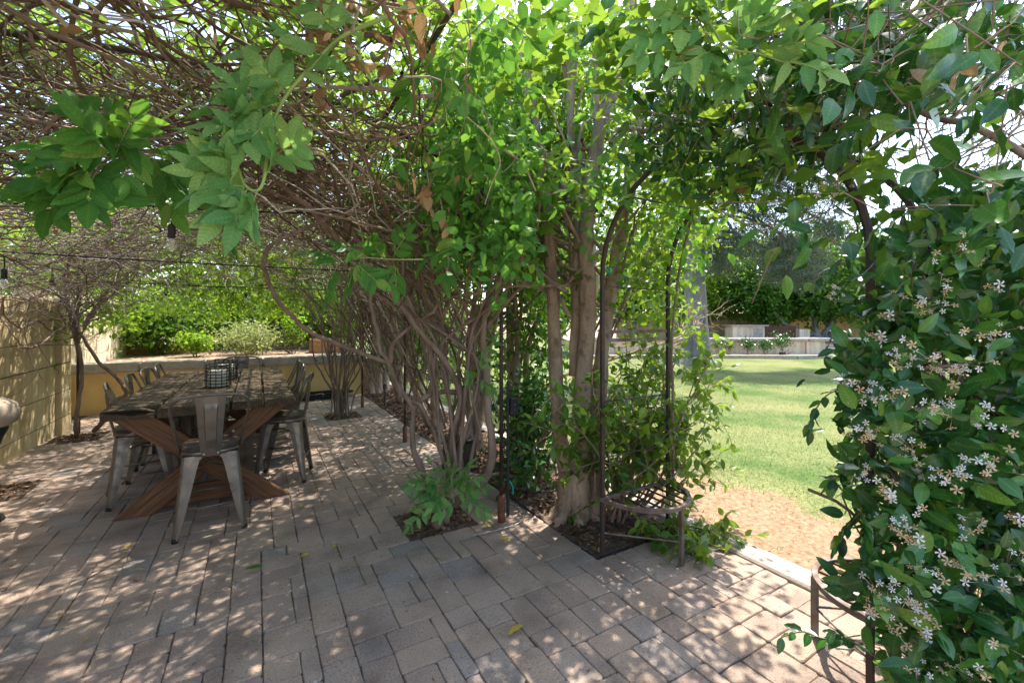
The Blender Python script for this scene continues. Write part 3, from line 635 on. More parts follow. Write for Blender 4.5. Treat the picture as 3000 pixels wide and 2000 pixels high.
# ================================================================== DINING TABLE
TX0, TX1, TY0, TY1, TZ = -0.99, 0.28, 4.20, 7.10, 0.85
tb = empty('dining_table', ((TX0 + TX1) / 2, (TY0 + TY1) / 2, 0)); tag(tb, 'long rough plank dining table on crossed red brown timber legs', 'table')
ox, oy = tb.location.x, tb.location.y
def plank(x0, x1, y0, y1, z0, z1, seed, chip=False):
    r = random.Random(seed); n = 26; V = []; 
    for k in range(n + 1):
        t = k / n; y = y0 + (y1 - y0) * t
        a = x0 + 0.006 + r.uniform(-0.005, 0.005); b = x1 - 0.006 + r.uniform(-0.005, 0.005)
        if k in (0, n): a += 0.006; b -= 0.006
        zt = z1 + r.uniform(-0.0015, 0.0015); zb = z0 + r.uniform(-0.003, 0.003)
        for j, (u, zz) in enumerate([(0, zb), (0, zt - 0.012), (0.03, zt), (0.35, zt - .001), (0.65, zt - .001), (0.97, zt), (1, zt - 0.012), (1, zb)]):
            yy = y + (r.uniform(-0.012, 0.012) if k in (0, n) else 0)
            if chip and k <= 1 and j in (5, 6): yy += 0.10 * (1 - k) + 0.02; zz -= 0.035 * (1 - k)
            V.append((a + (b - a) * u, yy, zz))
    Fc = [(k * 8 + j, k * 8 + (j + 1) % 8, (k + 1) * 8 + (j + 1) % 8, (k + 1) * 8 + j) for k in range(n) for j in range(8)]
    Fc = [f[::-1] for f in Fc] + [tuple(range(8)), tuple(n * 8 + j for j in range(7, -1, -1))]
    return MB().add(V, Fc)
wd = [0.0, 0.33, 0.80, 1.03, 1.27]
for k in range(4):
    plank(TX0 + wd[k] - ox, TX0 + wd[k + 1] - ox, TY0 - oy + [0.0, -0.03, 0.015, -0.01][k], TY1 - oy + random.uniform(-0.02, 0.03), TZ - 0.068, TZ, 11 + k, k == 0).build('plank', M['oldwood'], tb)
for yy in (4.36, 6.94):                  # crossed trestles
    for s in (-1, 1):
        a = (-s * 0.47, yy - oy + s * 0.033, 0.0); b = (s * 0.47, yy - oy + s * 0.033, TZ - 0.072)
        V = []
        hx = 0.125; an = math.atan2(b[0] - a[0], TZ - 0.072); Mr = Matrix.Rotation(an, 4, 'Y'); Mi = Mr.inverted()
        for (X, Z) in ((a[0], 0.0), (b[0], TZ - 0.072)):
            for dx in (-hx, hx):
                for dy in (-0.032, 0.032): V.append(Mi @ Vector((X + dx, dy, Z)))
        lg = MB().add(V, [(0, 1, 3, 2), (4, 6, 7, 5), (0, 4, 5, 1), (2, 3, 7, 6), (0, 2, 6, 4), (1, 5, 7, 3)]).build('cross_leg', M['redwood'], tb, 0.006)
        lg.location = (0, a[1], 0); lg.rotation_euler = (0, an, 0)
        MB().lathe([(0.012, 0), (0.010, 0.008)], 10).build('bolt', M['bolt'], tb).matrix_basis = Matrix.Translation((-s * 0.18 if yy < 5 else s * 0.2, a[1] - 0.032 if s < 0 else a[1] - 0.034, 0.60)) @ Matrix.Rotation(R(90), 4, 'X')
    MB().box(-0.34, 0.34, yy - oy + 0.068, yy - oy + 0.11, 0.02, 0.17).build('foot_board', M['redwoodx'], tb, 0.005)
    MB().box(-0.45, 0.45, yy - oy - 0.06, yy - oy + 0.06, TZ - 0.135, TZ - 0.0725).build('bearer', M['redwoodx'], tb, 0.005) if yy > 5 else None
MB().box(-0.035, 0.035, 4.44 - oy, 6.86 - oy, 0.42, 0.56).build('stretcher', M['redwood'], tb, 0.005)
MB().box(-0.55, 0.55, 5.5 - oy, 5.6 - oy, TZ - 0.13, TZ - 0.0725).build('bearer', M['redwoodx'], tb, 0.005)

# ---- counter-height chairs
def make_chair():
    c = empty('counter_chair')
    n = 28; poly = []
    for k in range(n):
        a = 2 * math.pi * k / n; e = 0.62
        poly.append((0.178 * math.copysign(abs(math.cos(a)) ** e, math.cos(a)), 0.178 * math.copysign(abs(math.sin(a)) ** e, math.sin(a))))
    MB().prism(poly, 0.585, 0.612).build('seat', M['seatwood'], c, 0.008, seg=2)
    p2 = [(x * 1.0, y * 1.0) for x, y in poly]
    fr = MB(); V = []; 
    for (s, z) in ((0.97, 0.584), (1.0, 0.578), (1.0, 0.552), (0.965, 0.552), (0.95, 0.582)):
        V += [(x * s, y * s, z) for x, y in p2]
    Fc = [(j * n + k, j * n + (k + 1) % n, ((j + 1) % 5) * n + (k + 1) % n, ((j + 1) % 5) * n + k) for j in range(5) for k in range(n)]
    fr.add(V, [f[::-1] for f in Fc]).build('seat_frame', M['gun'], c, 0, True)
    for sx in (-1, 1):
        for sy in (-1, 1):
            prof = [(0.556, 0.150), (0.545, 0.120), (0.52, 0.103), (0.47, 0.094), (0.30, 0.074), (0.14, 0.052), (0.045, 0.036), (0.012, 0.032)]
            V = []
            for z, wv in prof:
                t = (0.556 - z) / 0.556; cx = 0.166 + 0.052 * t; cy = 0.166 + 0.058 * t; r_ = 0.016; th = 0.004
                outer = [(wv, 0), (wv * .55, -0.003), (r_, 0), (r_ * .3, r_ * .3), (0, r_), (-0.003, wv * .55), (0, wv)]
                inner = [(th, wv), (th, r_ + th), (r_ * .4 + th, r_ * .4 + th), (r_ + th, th), (wv, th)]
                for u, v in outer + inner: V.append((sx * (cx - u), sy * (cy - v), z))
            m = 12; Fc = [(j * m + k, j * m + (k + 1) % m, (j + 1) * m + (k + 1) % m, (j + 1) * m + k) for j in range(len(prof) - 1) for k in range(m)]
            if sx * sy < 0: Fc = [f[::-1] for f in Fc]
            lg = MB().add(V, Fc).build('leg', M['gun'], c)
            MB().lathe([(0.019, 0.0), (0.021, 0.012), (0.017, 0.03)], 10, (sx * 0.202, sy * 0.208, 0)).build('rubber_foot', M['rubber'], lg)
    for sy in (-1, 1): MB().tube([(-0.190, sy * 0.195, 0.20), (0.190, sy * 0.195, 0.20)], 0.007, 8).build('footrest', M['gun'], c, 0, True)
    for sx in (-1, 1): MB().tube([(sx * 0.190, -0.195, 0.235), (sx * 0.190, 0.195, 0.235)], 0.007, 8).build('footrest', M['gun'], c, 0, True)
    for sx in (-1, 1): MB().tube([(-0.17 * sx, -0.17, 0.43), (0, 0, 0.455 + 0.006 * sx), (0.17 * sx, 0.17, 0.43)], 0.006, 6).build('brace', M['gun'], c, 0, True)
    # back hoop
    pts = [(-0.186, -0.02, 0.56), (-0.188, -0.06, 0.61), (-0.205, -0.125, 0.72), (-0.228, -0.185, 0.86), (-0.222, -0.215, 0.93), (-0.185, -0.228, 0.968), (-0.10, -0.234, 0.982), (0, -0.236, 0.985)]
    pts = pts + [(-x, y_, z) for x, y_, z in pts[-2::-1]]
    MB().tube(smooth_path(pts, 48), 0.0105, 8).build('back_hoop', M['gun'], c, 0, True)
    # splat with pressed panel
    V = []; rows = [(0.545, -0.181, 0.062), (0.60, -0.190, 0.064), (0.66, -0.200, 0.068), (0.70, -0.206, 0.071), (0.80, -0.219, 0.078), (0.89, -0.228, 0.084), (0.92, -0.231, 0.087), (0.980, -0.236, 0.092)]
    us = [-1, -0.93, -0.5, -0.42, 0.42, 0.5, 0.93, 1]
    for z, y_, hw_ in rows:
        for u in us:
            press = -0.007 if (abs(u) < 0.45 and 0.65 < z < 0.90) else 0
            V.append((u * hw_, y_ + press + 0.012 * u * u, z))
    m = len(us)
    Fc = [(j * m + k, j * m + k + 1, (j + 1) * m + k + 1, (j + 1) * m + k) for j in range(len(rows) - 1) for k in range(m - 1)]
    nV = len(V); V2 = V + [(x, y_ + 0.003, z) for x, y_, z in V]
    Fc = Fc + [tuple(nV + i for i in f[::-1]) for f in Fc]
    sp = MB().add(V2, Fc).build('back_splat', M['gun'], c)
    for sx in (-1, 1): MB().lathe([(0.007, 0), (0.005, 0.004)], 10).build('bolt', M['bolt'], sp).matrix_basis = Matrix.Translation((sx * 0.042, -0.181, 0.565)) @ Matrix.Rotation(R(90), 4, 'X')
    return c
def copy_tree(o, parent=None):
    k = o.copy(); C.objects.link(k); k.parent = parent
    for ch in list(o.children): copy_tree(ch, k)
    return k
ch0 = make_chair()
ordw = ['first', 'second', 'third', 'fourth']
spots = [((-0.30, 3.95), 4, 'bare metal back chair at the chipped plank end of the dining table')]
for k, (y_, a) in enumerate([(4.86, 12), (5.52, 3), (6.10, -4), (6.62, 2)]): spots.append(((-0.86 + 0.02 * k, y_), -90 + a, '%s chair along the yellow wall side of the table, counting from its chipped end' % ordw[k]))
for k, (y_, a) in enumerate([(4.78, -14), (5.50, -4), (6.08, 3), (6.62, -2)]): spots.append(((0.22 + 0.01 * k, y_), 90 + a, '%s chair along the planting bed side of the table, counting from its chipped end' % ordw[k]))
spots.append(((-0.20, 7.22), 180, 'chair at the table end next to the low retaining wall'))
for i, ((x, y_), a, lab) in enumerate(spots):
    o = ch0 if i == 0 else copy_tree(ch0)
    o.location = (x, y_, 0.003); o.rotation_euler = (0, 0, R(a)); tag(o, lab, 'chair', 'gunmetal counter chairs round the dining table')

# ---- wire candle baskets
def basket(loc, label):
    o = empty('candle_lantern', loc); tag(o, label, 'lantern', 'wire candle lanterns on the table')
    rr = 0.105; m = MB()
    for k in range(8):
        z = 0.006 + 0.030 * k; r_ = rr * (1 + (0.06 if k in (0, 7) else 0) + random.uniform(-0.015, 0.015))
        m.tube([(r_ * math.cos(t) , r_ * math.sin(t), z + random.uniform(-0.002, 0.002)) for t in np.linspace(0, 2 * math.pi, 25)[:-1]], 0.0042, 5, True)
    m.build('wire_rings', M['rubber'], o, 0, True)
    m = MB()
    for k in range(14):
        t = 2 * math.pi * k / 14 + 0.1; m.tube([(rr * 1.03 * math.cos(t), rr * 1.03 * math.sin(t), 0.0), (rr * 1.03 * math.cos(t), rr * 1.03 * math.sin(t), 0.222)], 0.0035, 5)
    m.build('wire_uprights', M['rubber'], o, 0, True)
    MB().lathe([(0.078, 0.004), (0.080, 0.01), (0.080, 0.155), (0.074, 0.162), (0.05, 0.158)], 24).build('candle', M['wax'], o, 0, True)
    return o
basket((-0.34, 5.26, TZ + 0.003), 'black wire candle lantern closer to the chipped plank end of the table')
basket((-0.31, 5.92, TZ + 0.003), 'black wire candle lantern further along the table towards the retaining wall')

# ================================================================== PERGOLA FRAME
pg = empty('vine_pergola', (-0.26, 5.4, 0)); tag(pg, 'rusty dark steel pergola frame of posts and arched ribs carrying the vines', 'pergola')
def W2L(p, o): return np.asarray(p, float) - np.array(o.location)
for y_ in (2.92, 5.43, 8.0):
    for x in (-2.08, 1.58):
        if x < 0 and y_ < 1: continue
        if x > 0 and y_ < 1: continue
        po = MB().tube([W2L((x, y_, 0.14), pg), W2L((x, y_, 2.12), pg)], 0.0150, 10).build('post', M['iron'], pg, 0, True)
        MB().tube([W2L((x, y_, -0.03), pg), W2L((x, y_, 0.20), pg)], 0.027, 12).build('sleeve', M['rust'], po, 0, True)
    pts = [(-2.08, y_, 2.1), (-1.9, y_, 2.45), (-1.2, y_, 2.78), (-0.25, y_, 2.88), (0.7, y_, 2.78), (1.4, y_, 2.45), (1.58, y_, 2.1)]
    MB().tube([W2L(p, pg) for p in smooth_path(pts, 28)], 0.016, 8).build('arched_rib', M['iron'], pg, 0, True)
for x, z in ((-2.08, 2.12), (1.58, 2.12), (-1.2, 2.79), (0.7, 2.79)):
    MB().tube([W2L((x, 1.6 if x < 1.5 else 2.92, z), pg), W2L((x, 8.0, z), pg)], 0.012, 6).build('rail', M['iron'], pg, 0, True)
for y_, z in ((5.43, 2.09), (8.0, 2.03)):
    MB().tube([W2L(p, pg) for p in smooth_path([(-2.08, y_, z), (-0.3, y_, z - 0.012), (1.58, y_, z)], 12)], 0.007, 6).build('tie_cable', M['rubber'], pg, 0, True)
for y_ in (2.92, 5.43):
    MB().tube([W2L(p, pg) for p in smooth_path([(1.58, y_, 0.95 if y_ > 5 else 1.05), (1.585, y_ + 1.2, 0.93), (1.58, y_ + 2.5, 0.95)], 10)], 0.006, 5).build('rail', M['iron'], pg, 0, True)
# conduit and outlet box strapped to the first bed-side post
cb = empty('outlet_box', (1.617, 2.885, 0.0)); tag(cb, 'weatherproof outlet box and ribbed conduit strapped to the pergola post', 'outlet box')
pts = np.array([(0, 0, z) for z in np.linspace(0.05, 1.05, 90)]); rr = 0.011 + 0.0022 * (np.arange(90) % 2)
V, Q = tube_arrays(pts[None], rr[None], 8); link('conduit', mesh_np('conduit', V, [Q], M['blackbox'], True), cb)
MB().box(0.012, 0.070, -0.030, 0.030, 0.80, 0.925).build('box', M['blackbox'], cb, 0.006)
MB().box(0.070, 0.078, -0.024, 0.024, 0.808, 0.917).build('cover', M['blackbox'], cb, 0.003)
for z in (0.84, 0.88): MB().lathe([(0.006, 0), (0.004, 0.006)], 8).build('screw', M['bolt'], cb).matrix_basis = Matrix.Translation((0.04, -0.030, z)) @ Matrix.Rotation(R(90), 4, 'X')
tag(stem('plant_tie', [(1.600, 2.90, 0.32), (1.635, 2.89, 0.30), (1.65, 2.87, 0.26), (1.645, 2.86, 0.21)], 0.007, 0.006, M['teal'], None, 5), 'teal plant tie hanging low on the post with the conduit', 'plant tie')
tag(stem('loose_wire', [(1.30, 2.82, 0.008), (1.5, 2.80, 0.01), (1.72, 2.84, 0.012), (1.80, 3.05, 0.02), (1.72, 3.2, 0.03), (1.60, 2.97, 0.03)], 0.004, 0.004, M['bolt'], None, 5), 'thin grey wire lying looped around the pergola post foot', 'wire')

# string lights
def bulb(parent, p):
    sk_ = MB().lathe([(0.012, 0.02), (0.019, 0.012), (0.019, -0.050), (0.016, -0.056)], 12).build('socket', M['blackbox'], parent); sk_.location = W2L(p, parent)
    b = MB().lathe([(0.012, -0.056), (0.020, -0.075), (0.025, -0.098), (0.022, -0.118), (0.010, -0.130), (0.002, -0.132)], 14).build('bulb', M['glass'], sk_, 0, True)
    MB().tube([(0.0, 0.0, -0.06), (0.004, 0, -0.085), (-0.004, 0, -0.108)], 0.0016, 5).build('filament', M['wax'], sk_)
    MB().tube([(0, 0, 0.018), (0.002, 0, 0.05), (0, 0, 0.115)], 0.005, 5).build('lead', M['rubber'], sk_)
def glass_mat():
    m, n, l, b = mat_base('bulb_glass'); b.inputs['Base Color'].default_value = (0.95, 0.93, 0.86, 1); b.inputs['Roughness'].default_value = 0.03
    tr = n.new('ShaderNodeBsdfTransparent'); ms = n.new('ShaderNodeMixShader'); ms.inputs[0].default_value = 0.35; b.inputs['Transmission Weight'].default_value = 0.3
    l.new(tr.outputs[0], ms.inputs[1]); l.new(b.outputs[0], ms.inputs[2]); l.new(ms.outputs[0], n['Material Output'].inputs[0]); return m
M['glass'] = glass_mat()
def string_light(label, pts, bulbs):
    o = empty('string_light', bulbs[0]); tag(o, label, 'string light', 'string lights under the vines')
    P = smooth_path(pts, 60)
    V, Q = tube_arrays(P[None] - np.array(o.location), np.full((1, 60), 0.005), 6); link('cable', mesh_np('cable', V, [Q], M['rubber'], True), o)
    for b in bulbs: bulb(o, b)
b1 = at(503, 668, 2.5)
string_light('black string light cable with the large clear bulb hanging over the table end', [b1 + [-1.5, 0.6, 0.22], b1 + [0, 0, 0.115], b1 + [1.0, 0.2, 0.25], b1 + [1.6, 0.3, 0.40]], [b1])
bl = [at(12, 795, 3.4), at(152, 820, 4.6), at(486, 855, 6.5), at(720, 862, 6.5)]
string_light('black string light cable with small bulbs draped round the far end of the vines', [bl[0] + [0, -2, 0.2], bl[0] + [0, 0, .115], (bl[0] + bl[1]) / 2 + [0, 0, .06], bl[1] + [0, 0, .115], bl[2] + [0, 0, .115], bl[3] + [0, 0, .115], bl[3] + [1.4, 0, 0.35]], bl)

# ================================================================== GARDEN ARCH WITH HALF-ROUND SEATS
ga = empty('garden_arch', (2.25, 1.5, 0)); tag(ga, 'dark iron garden arch with half round slatted seats leading to the lawn', 'garden arch')
lf = [(1.92, 2.185), (2.54, 2.195)]; rg = [(2.13, 0.83), (2.70, 0.83)]
for (lx, ly), (rx, ry) in zip(lf, rg):
    for (x, y_) in ((lx, ly), (rx, ry)):
        MB().box(x - 0.012 - 2.25, x + 0.012 - 2.25, y_ - 0.012 - 1.5, y_ + 0.012 - 1.5, -0.04, 1.78).build('post', M['iron'], ga, 0.002)
    pts = []
    for t in np.linspace(0, math.pi, 22):
        u = 0.5 - 0.5 * math.cos(t); pts.append((lx + (rx - lx) * u - 2.25, ly + (ry - ly) * u - 1.5, 1.775 + 0.68 * math.sin(t)))
    MB().tube(pts, 0.016, 6).build('arch_bar', M['iron'], ga)
def rung(a, b, z, r_, nm='rung', mt='iron'):
    MB().tube([(a[0] - 2.25, a[1] - 1.5, z), (b[0] - 2.25, b[1] - 1.5, z)], r_, 6).build(nm, M[mt], ga)
for pr in (lf, rg):
    for z in (0.62, 0.98, 1.72): rung(pr[0], pr[1], z, 0.0045)
    for z in (1.375, 1.43): MB().bar((pr[0][0] + .016 - 2.25, pr[0][1] - 1.5, z), (pr[1][0] - .016 - 2.25, pr[1][1] - 1.5, z), 0.012, 0.022).build('cross_bar', M['bench_iron'], ga)
for t in (0.25, 0.5, 0.75):
    a = np.array([0.0, 0, 0]); th = math.pi * t; u = 0.5 - 0.5 * math.cos(th); z = 1.775 + 0.68 * math.sin(th)
    p = [np.array(lf[k]) + (np.array(rg[k]) - np.array(lf[k])) * u for k in (0, 1)]; rung(p[0], p[1], z, 0.006)
def bench(pa, pb, zs, sgn, lu=0.10):
    pa = np.array(pa); pb = np.array(pb); c = (pa + pb) / 2; r_ = np.linalg.norm(pb - pa) / 2
    L3 = lambda p, z: (p[0] - 2.25, p[1] - 1.5, z)
    arc = [c + r_ * np.array([math.cos(t), sgn * 1.10 * math.sin(t)]) for t in np.linspace(0, math.pi, 25)]
    V = []
    for k, p in enumerate(arc):
        n_ = (p - c) / np.linalg.norm(p - c)
        for e, z in ((0.013, zs + 0.013), (0.013, zs - 0.013), (-0.013, zs - 0.013), (-0.013, zs + 0.013)): V.append(L3(p + n_ * e, z))
    Fc = [(k * 4 + j, k * 4 + (j + 1) % 4, (k + 1) * 4 + (j + 1) % 4, (k + 1) * 4 + j) for k in range(24) for j in range(4)] + [(0, 1, 2, 3), (99, 98, 97, 96)]
    se = MB().add(V, Fc).build('seat_rim', M['bench_iron'], ga, 0.002)
    MB().bar(L3(pa, zs), L3(pb, zs), 0.022, 0.024).build('back_bar', M['bench_iron'], se, 0.002)
    for u in np.linspace(-0.75, 0.75, 7):
        h_ = 1.10 * r_ * math.sqrt(1 - u * u); p0 = c + np.array([u * r_, 0]); p1 = c + np.array([u * r_, sgn * h_])
        MB().bar(L3(p0, zs - 0.004), L3(p1, zs - 0.004), 0.010, 0.010).build('slat', M['iron'], se)
    lp = c + np.array([lu * r_, sgn * 1.10 * r_ * math.sqrt(1 - lu * lu)])
    MB().box(lp[0] - 0.013 - 2.25, lp[0] + 0.013 - 2.25, lp[1] - 0.013 - 1.5, lp[1] + 0.013 - 1.5, -0.02, zs - 0.014).build('leg', M['bench_iron'], se, 0.002)
    for q_ in (pa, pb): MB().tube([L3(q_, 0.14), L3(lp, 0.14)], 0.0055, 6).build('stretcher', M['bench_iron'], se)
bench(lf[0], lf[1], 0.355, -1)
bench(rg[0], rg[1], 0.30, 1, -0.4)
tag(stem('plant_tie', [at(1778, 782, 2.80), at(1790, 792, 2.78), at(1784, 800, 2.77), at(1778, 796, 2.80)], 0.008, 0.006, M['teal'], None, 5), 'teal tie wrapped high round the front iron arch post', 'plant tie')
# rusty hanging lantern under the arch
hl = empty('hanging_lantern', at(2176, 505, 2.55)); tag(hl, 'small rusty box lantern hanging on a chain under the iron arch', 'lantern')
MB().box(-0.045, 0.045, -0.045, 0.045, -0.11, 0.0).build('box', M['rust'], hl, 0.004)
MB().box(-0.055, 0.055, -0.055, 0.055, 0.002, 0.014).build('lid', M['rust'], hl, 0.003)
MB().tube([(0, 0, 0.014), (0.003, 0, 0.08), (-0.003, 0, 0.15), (0, 0, 0.235)], 0.006, 5).build('chain', M['iron'], hl)

# ================================================================== SMALLER THINGS ON THE PATIO AND IN THE BED
hs = []
for k in range(9):
    a0 = random.uniform(0, 6); cx_, cy_ = 0.95 + random.uniform(-.1, .1), 9.25 + random.uniform(-.05, .05); 
    for t in np.linspace(0, 2 * math.pi * 0.97, 14): hs.append((cx_ + (0.50 + 0.02 * k * random.uniform(.3, 1)) * math.cos(a0 + t), cy_ + 0.17 * math.sin(a0 + t) * random.uniform(.85, 1.1), 0.018 + 0.013 * k + random.uniform(-.004, .006)))
tag(stem('garden_hose', hs, 0.013, 0.013, M['rubber'], None, 6, 500), 'black garden hose coiled on the pavers against the low retaining wall', 'hose')
st = empty('tree_stump', at(1347, 1352, 4.55)); st.location.z = -0.03; tag(st, 'charred black tree stump sitting in the bark mulch of the bed', 'stump')
prof = [(0.185, 0.0), (0.172, 0.06), (0.165, 0.20), (0.17, 0.30), (0.165, 0.315), (0.10, 0.32)]
m_ = MB().lathe(prof, 22); m_.v = [(x * (1 + 0.05 * math.sin(7 * math.atan2(y_, x))), y_ * (1 + 0.05 * math.sin(7 * math.atan2(y_, x))), z) for x, y_, z in m_.v]
m_.build('trunk', rough_mat('charred_wood', (0.02, 0.017, 0.015), (0.09, 0.07, 0.055), 12, 8, 0.85, 0.8, 25, stretch=(1, 1, .3)), st, 0, True)
MB().lathe([(0.178, 0.318), (0.18, 0.335), (0.16, 0.345), (0.02, 0.343)], 22).build('top', M['rubber'], st, 0, True)
pl = empty('path_light', at(1127, 1188, 7.85)); pl.location.z = -0.03; tag(pl, 'small dark stake light standing in the mulch by the path edge', 'light')
MB().tube([(0, 0, 0), (0, 0, 0.33)], 0.014, 8).build('stake', M['iron'], pl); MB().lathe([(0.03, 0.33), (0.036, 0.34), (0.036, 0.40), (0.02, 0.42)], 12).build('lamp_head', M['iron'], pl)
gr = empty('covered_stool', (-2.02, 5.10, 0)); tag(gr, 'round beige topped stool on a dark pedestal against the yellow wall', 'stool')
MB().lathe([(0.02, 0.93), (0.10, 0.915), (0.17, 0.87), (0.195, 0.80), (0.18, 0.74), (0.12, 0.70), (0.04, 0.69)], 24).build('seat_pad', M['beige'], gr, 0, True)
MB().lathe([(0.11, 0.0), (0.10, 0.03), (0.05, 0.06), (0.045, 0.45), (0.10, 0.62), (0.13, 0.695)], 20).build('pedestal', M['blackbox'], gr, 0, True)
gr.location = at(-48, 1215, 3.3); gr.location.z = 0.003
# ================================================================== VINES
def pd(*t): return [at(*p) for p in t]
v1 = empty('wisteria_vine', at(1288, 1540, 3.25)); v1.location.z = -0.03
tag(v1, 'thick twisted grey wisteria vine rising from the square soil pit by the outlet post', 'vine')
def vstem(parent, pts, r0, r1, nm='stem', mt='vinebark', wob=0.006, sides=8):
    return stem(nm, [np.asarray(p) - np.array(parent.location) for p in pts], r0, r1, M[mt], parent, sides, None, wob)
vstem(v1, pd((1285, 1560, 3.25), (1280, 1515, 3.24), (1315, 1480, 3.22), (1370, 1448, 3.2), (1420, 1400, 3.2), (1442, 1330, 3.22), (1432, 1220, 3.25), (1425, 1100, 3.28), (1412, 1000, 3.28), (1425, 900, 3.25), (1462, 845, 3.2), (1510, 790, 3.1), (1530, 640, 3.0), (1500, 450, 2.8)), 0.038, 0.017)
vstem(v1, pd((1305, 1545, 3.3), (1312, 1440, 3.35), (1328, 1310, 3.4), (1348, 1210, 3.4), (1372, 1120, 3.4), (1372, 1000, 3.4), (1392, 880, 3.4), (1415, 780, 3.3), (1400, 600, 3.1), (1350, 420, 2.9)), 0.028, 0.015)
vstem(v1, pd((1240, 1385, 3.3), (1215, 1330, 3.3), (1208, 1260, 3.3), (1210, 1195, 3.3), (1180, 1150, 3.3), (1150, 1100, 3.28), (1137, 1062, 3.25), (1115, 1020, 3.2), (1098, 940, 3.15), (1082, 850, 3.1), (1060, 740, 3.0), (980, 600, 2.8)), 0.022, 0.012)
vstem(v1, pd((1290, 1520, 3.3), (1262, 1440, 3.3), (1240, 1385, 3.3), (1215, 1330, 3.3)), 0.024, 0.022)
vstem(v1, pd((1330, 1400, 3.32), (1300, 1350, 3.3), (1270, 1262, 3.28), (1235, 1190, 3.25), (1210, 1180, 3.28)), 0.020, 0.014)
vstem(v1, pd((1137, 1062, 3.25), (1060, 1035, 3.1), (980, 1003, 2.95), (900, 965, 2.8), (830, 900, 2.7), (788, 830, 2.6), (772, 770, 2.5), (790, 722, 2.45), (850, 690, 2.45), (960, 640, 2.5), (1080, 610, 2.6)), 0.016, 0.010)
vstem(v1, pd((1310, 1420, 3.35), (1328, 1262, 3.3), (1350, 1165, 3.28), (1305, 1060, 3.2), (1222, 962, 3.1), (1150, 865, 3.0), (1075, 775, 2.9), (980, 690, 2.75), (850, 560, 2.6), (740, 480, 2.5)), 0.024, 0.014)
vstem(v1, pd((1353, 1380, 3.35), (1348, 1305, 3.36), (1377, 1255, 3.38), (1374, 1200, 3.38), (1367, 1120, 3.36), (1388, 1045, 3.34), (1400, 940, 3.3), (1430, 865, 3.25), (1450, 760, 3.2), (1440, 560, 3.0)), 0.022, 0.014)
vstem(v1, pd((1212, 1196, 3.3), (1245, 1162, 3.32), (1302, 1147, 3.35), (1353, 1150, 3.38), (1385, 1130, 3.38)), 0.022, 0.020)
vstem(v1, pd((1430, 955, 3.28), (1475, 895, 3.25), (1520, 845, 3.2), (1560, 790, 3.15)), 0.018, 0.010)
vstem(v1, pd((1145, 1060, 3.25), (1150, 1010, 3.22), (1200, 960, 3.2), (1260, 920, 3.2), (1300, 880, 3.2), (1400, 855, 3.15), (1500, 842, 3.1), (1670, 838, 3.0)), 0.016, 0.007)
for k in range(16):                      # thin stems fanning out of the knot
    x0 = random.uniform(1290, 1420); x1 = random.uniform(900, 1560); d0 = 3.35 + random.uniform(-.15, .15)
    vstem(v1, pd((x0, random.uniform(1150, 1420), d0), (x0 + random.uniform(-60, 60), 1050, d0), ((x0 + x1) / 2 + random.uniform(-60, 60), 880, d0 - .1), (x1, random.uniform(640, 760), d0 - .3), (x1 + random.uniform(-150, 100), random.uniform(420, 560), d0 - .55)), random.uniform(0.008, 0.015), 0.006, 'stem', 'vinebark', 0.012, 6)
v2 = empty('wisteria_vine', (1.14, 7.4, -0.03)); tag(v2, 'bundle of slender brown vine stems rising from the soil pit by the retaining wall', 'vine')
for k in range(22):
    x0, y0 = 1.14 + random.gauss(0, .06), 7.4 + random.gauss(0, .06); sx = random.gauss(0, .28); sy = random.gauss(0, .2)
    vstem(v2, [(x0, y0, -.04), (x0 + sx * .2, y0 + sy * .2, .35), (x0 + sx * .7 + random.gauss(0, .05), y0 + sy * .7, .9), (x0 + sx * .9 + random.gauss(0, .1), y0 + sy, 1.5), (x0 + sx + random.gauss(-.1, .35), y0 + sy + random.gauss(0, .3), 2.35)], random.uniform(.009, .02), .007, 'stem', 'vinebark', .012, 6)
v3 = empty('wisteria_vine', (-1.95, 7.72, -0.03)); tag(v3, 'pair of dark bent vine stems climbing from the pit by the yellow wall pier', 'vine')
for pts, r0 in ((pd((228, 1285, 5.75), (222, 1240, 5.7), (232, 1170, 5.7), (240, 1100, 5.7), (234, 1040, 5.7), (215, 960, 5.7), (195, 880, 5.7), (190, 790, 5.6)), .026), (pd((275, 1262, 5.95), (310, 1225, 5.9), (330, 1180, 5.85), (370, 1150, 5.8), (345, 1110, 5.8), (290, 1060, 5.75), (245, 990, 5.7), (215, 930, 5.7), (165, 860, 5.6)), .030),
                (pd((205, 950, 5.7), (160, 975, 5.2), (125, 1005, 4.9), (95, 1015, 4.6), (60, 1020, 4.4)), .016), (pd((150, 970, 5.2), (110, 940, 4.8), (60, 960, 4.5), (20, 930, 4.3), (0, 880, 4.2)), .012), (pd((90, 870, 4.6), (75, 960, 4.55), (82, 1030, 4.5), (105, 1085, 4.5), (125, 1110, 4.5)), .007), (pd((10, 870, 4.2), (5, 930, 4.2), (40, 985, 4.2), (60, 1010, 4.3)), .009)):
    vstem(v3, pts, r0, r0 * .6, 'stem', 'vinebark', .008)
for k in range(14):
    x0 = random.uniform(170, 300); vstem(v3, pd((230 + random.uniform(-20, 20), random.uniform(940, 1080), 5.7), (x0, random.uniform(860, 930), 5.7), (x0 + random.uniform(-160, 180), random.uniform(740, 820), 5.5), (x0 + random.uniform(-260, 300), random.uniform(640, 740), 5.2)), .012, .006, 'stem', 'vinebark', .02, 5)

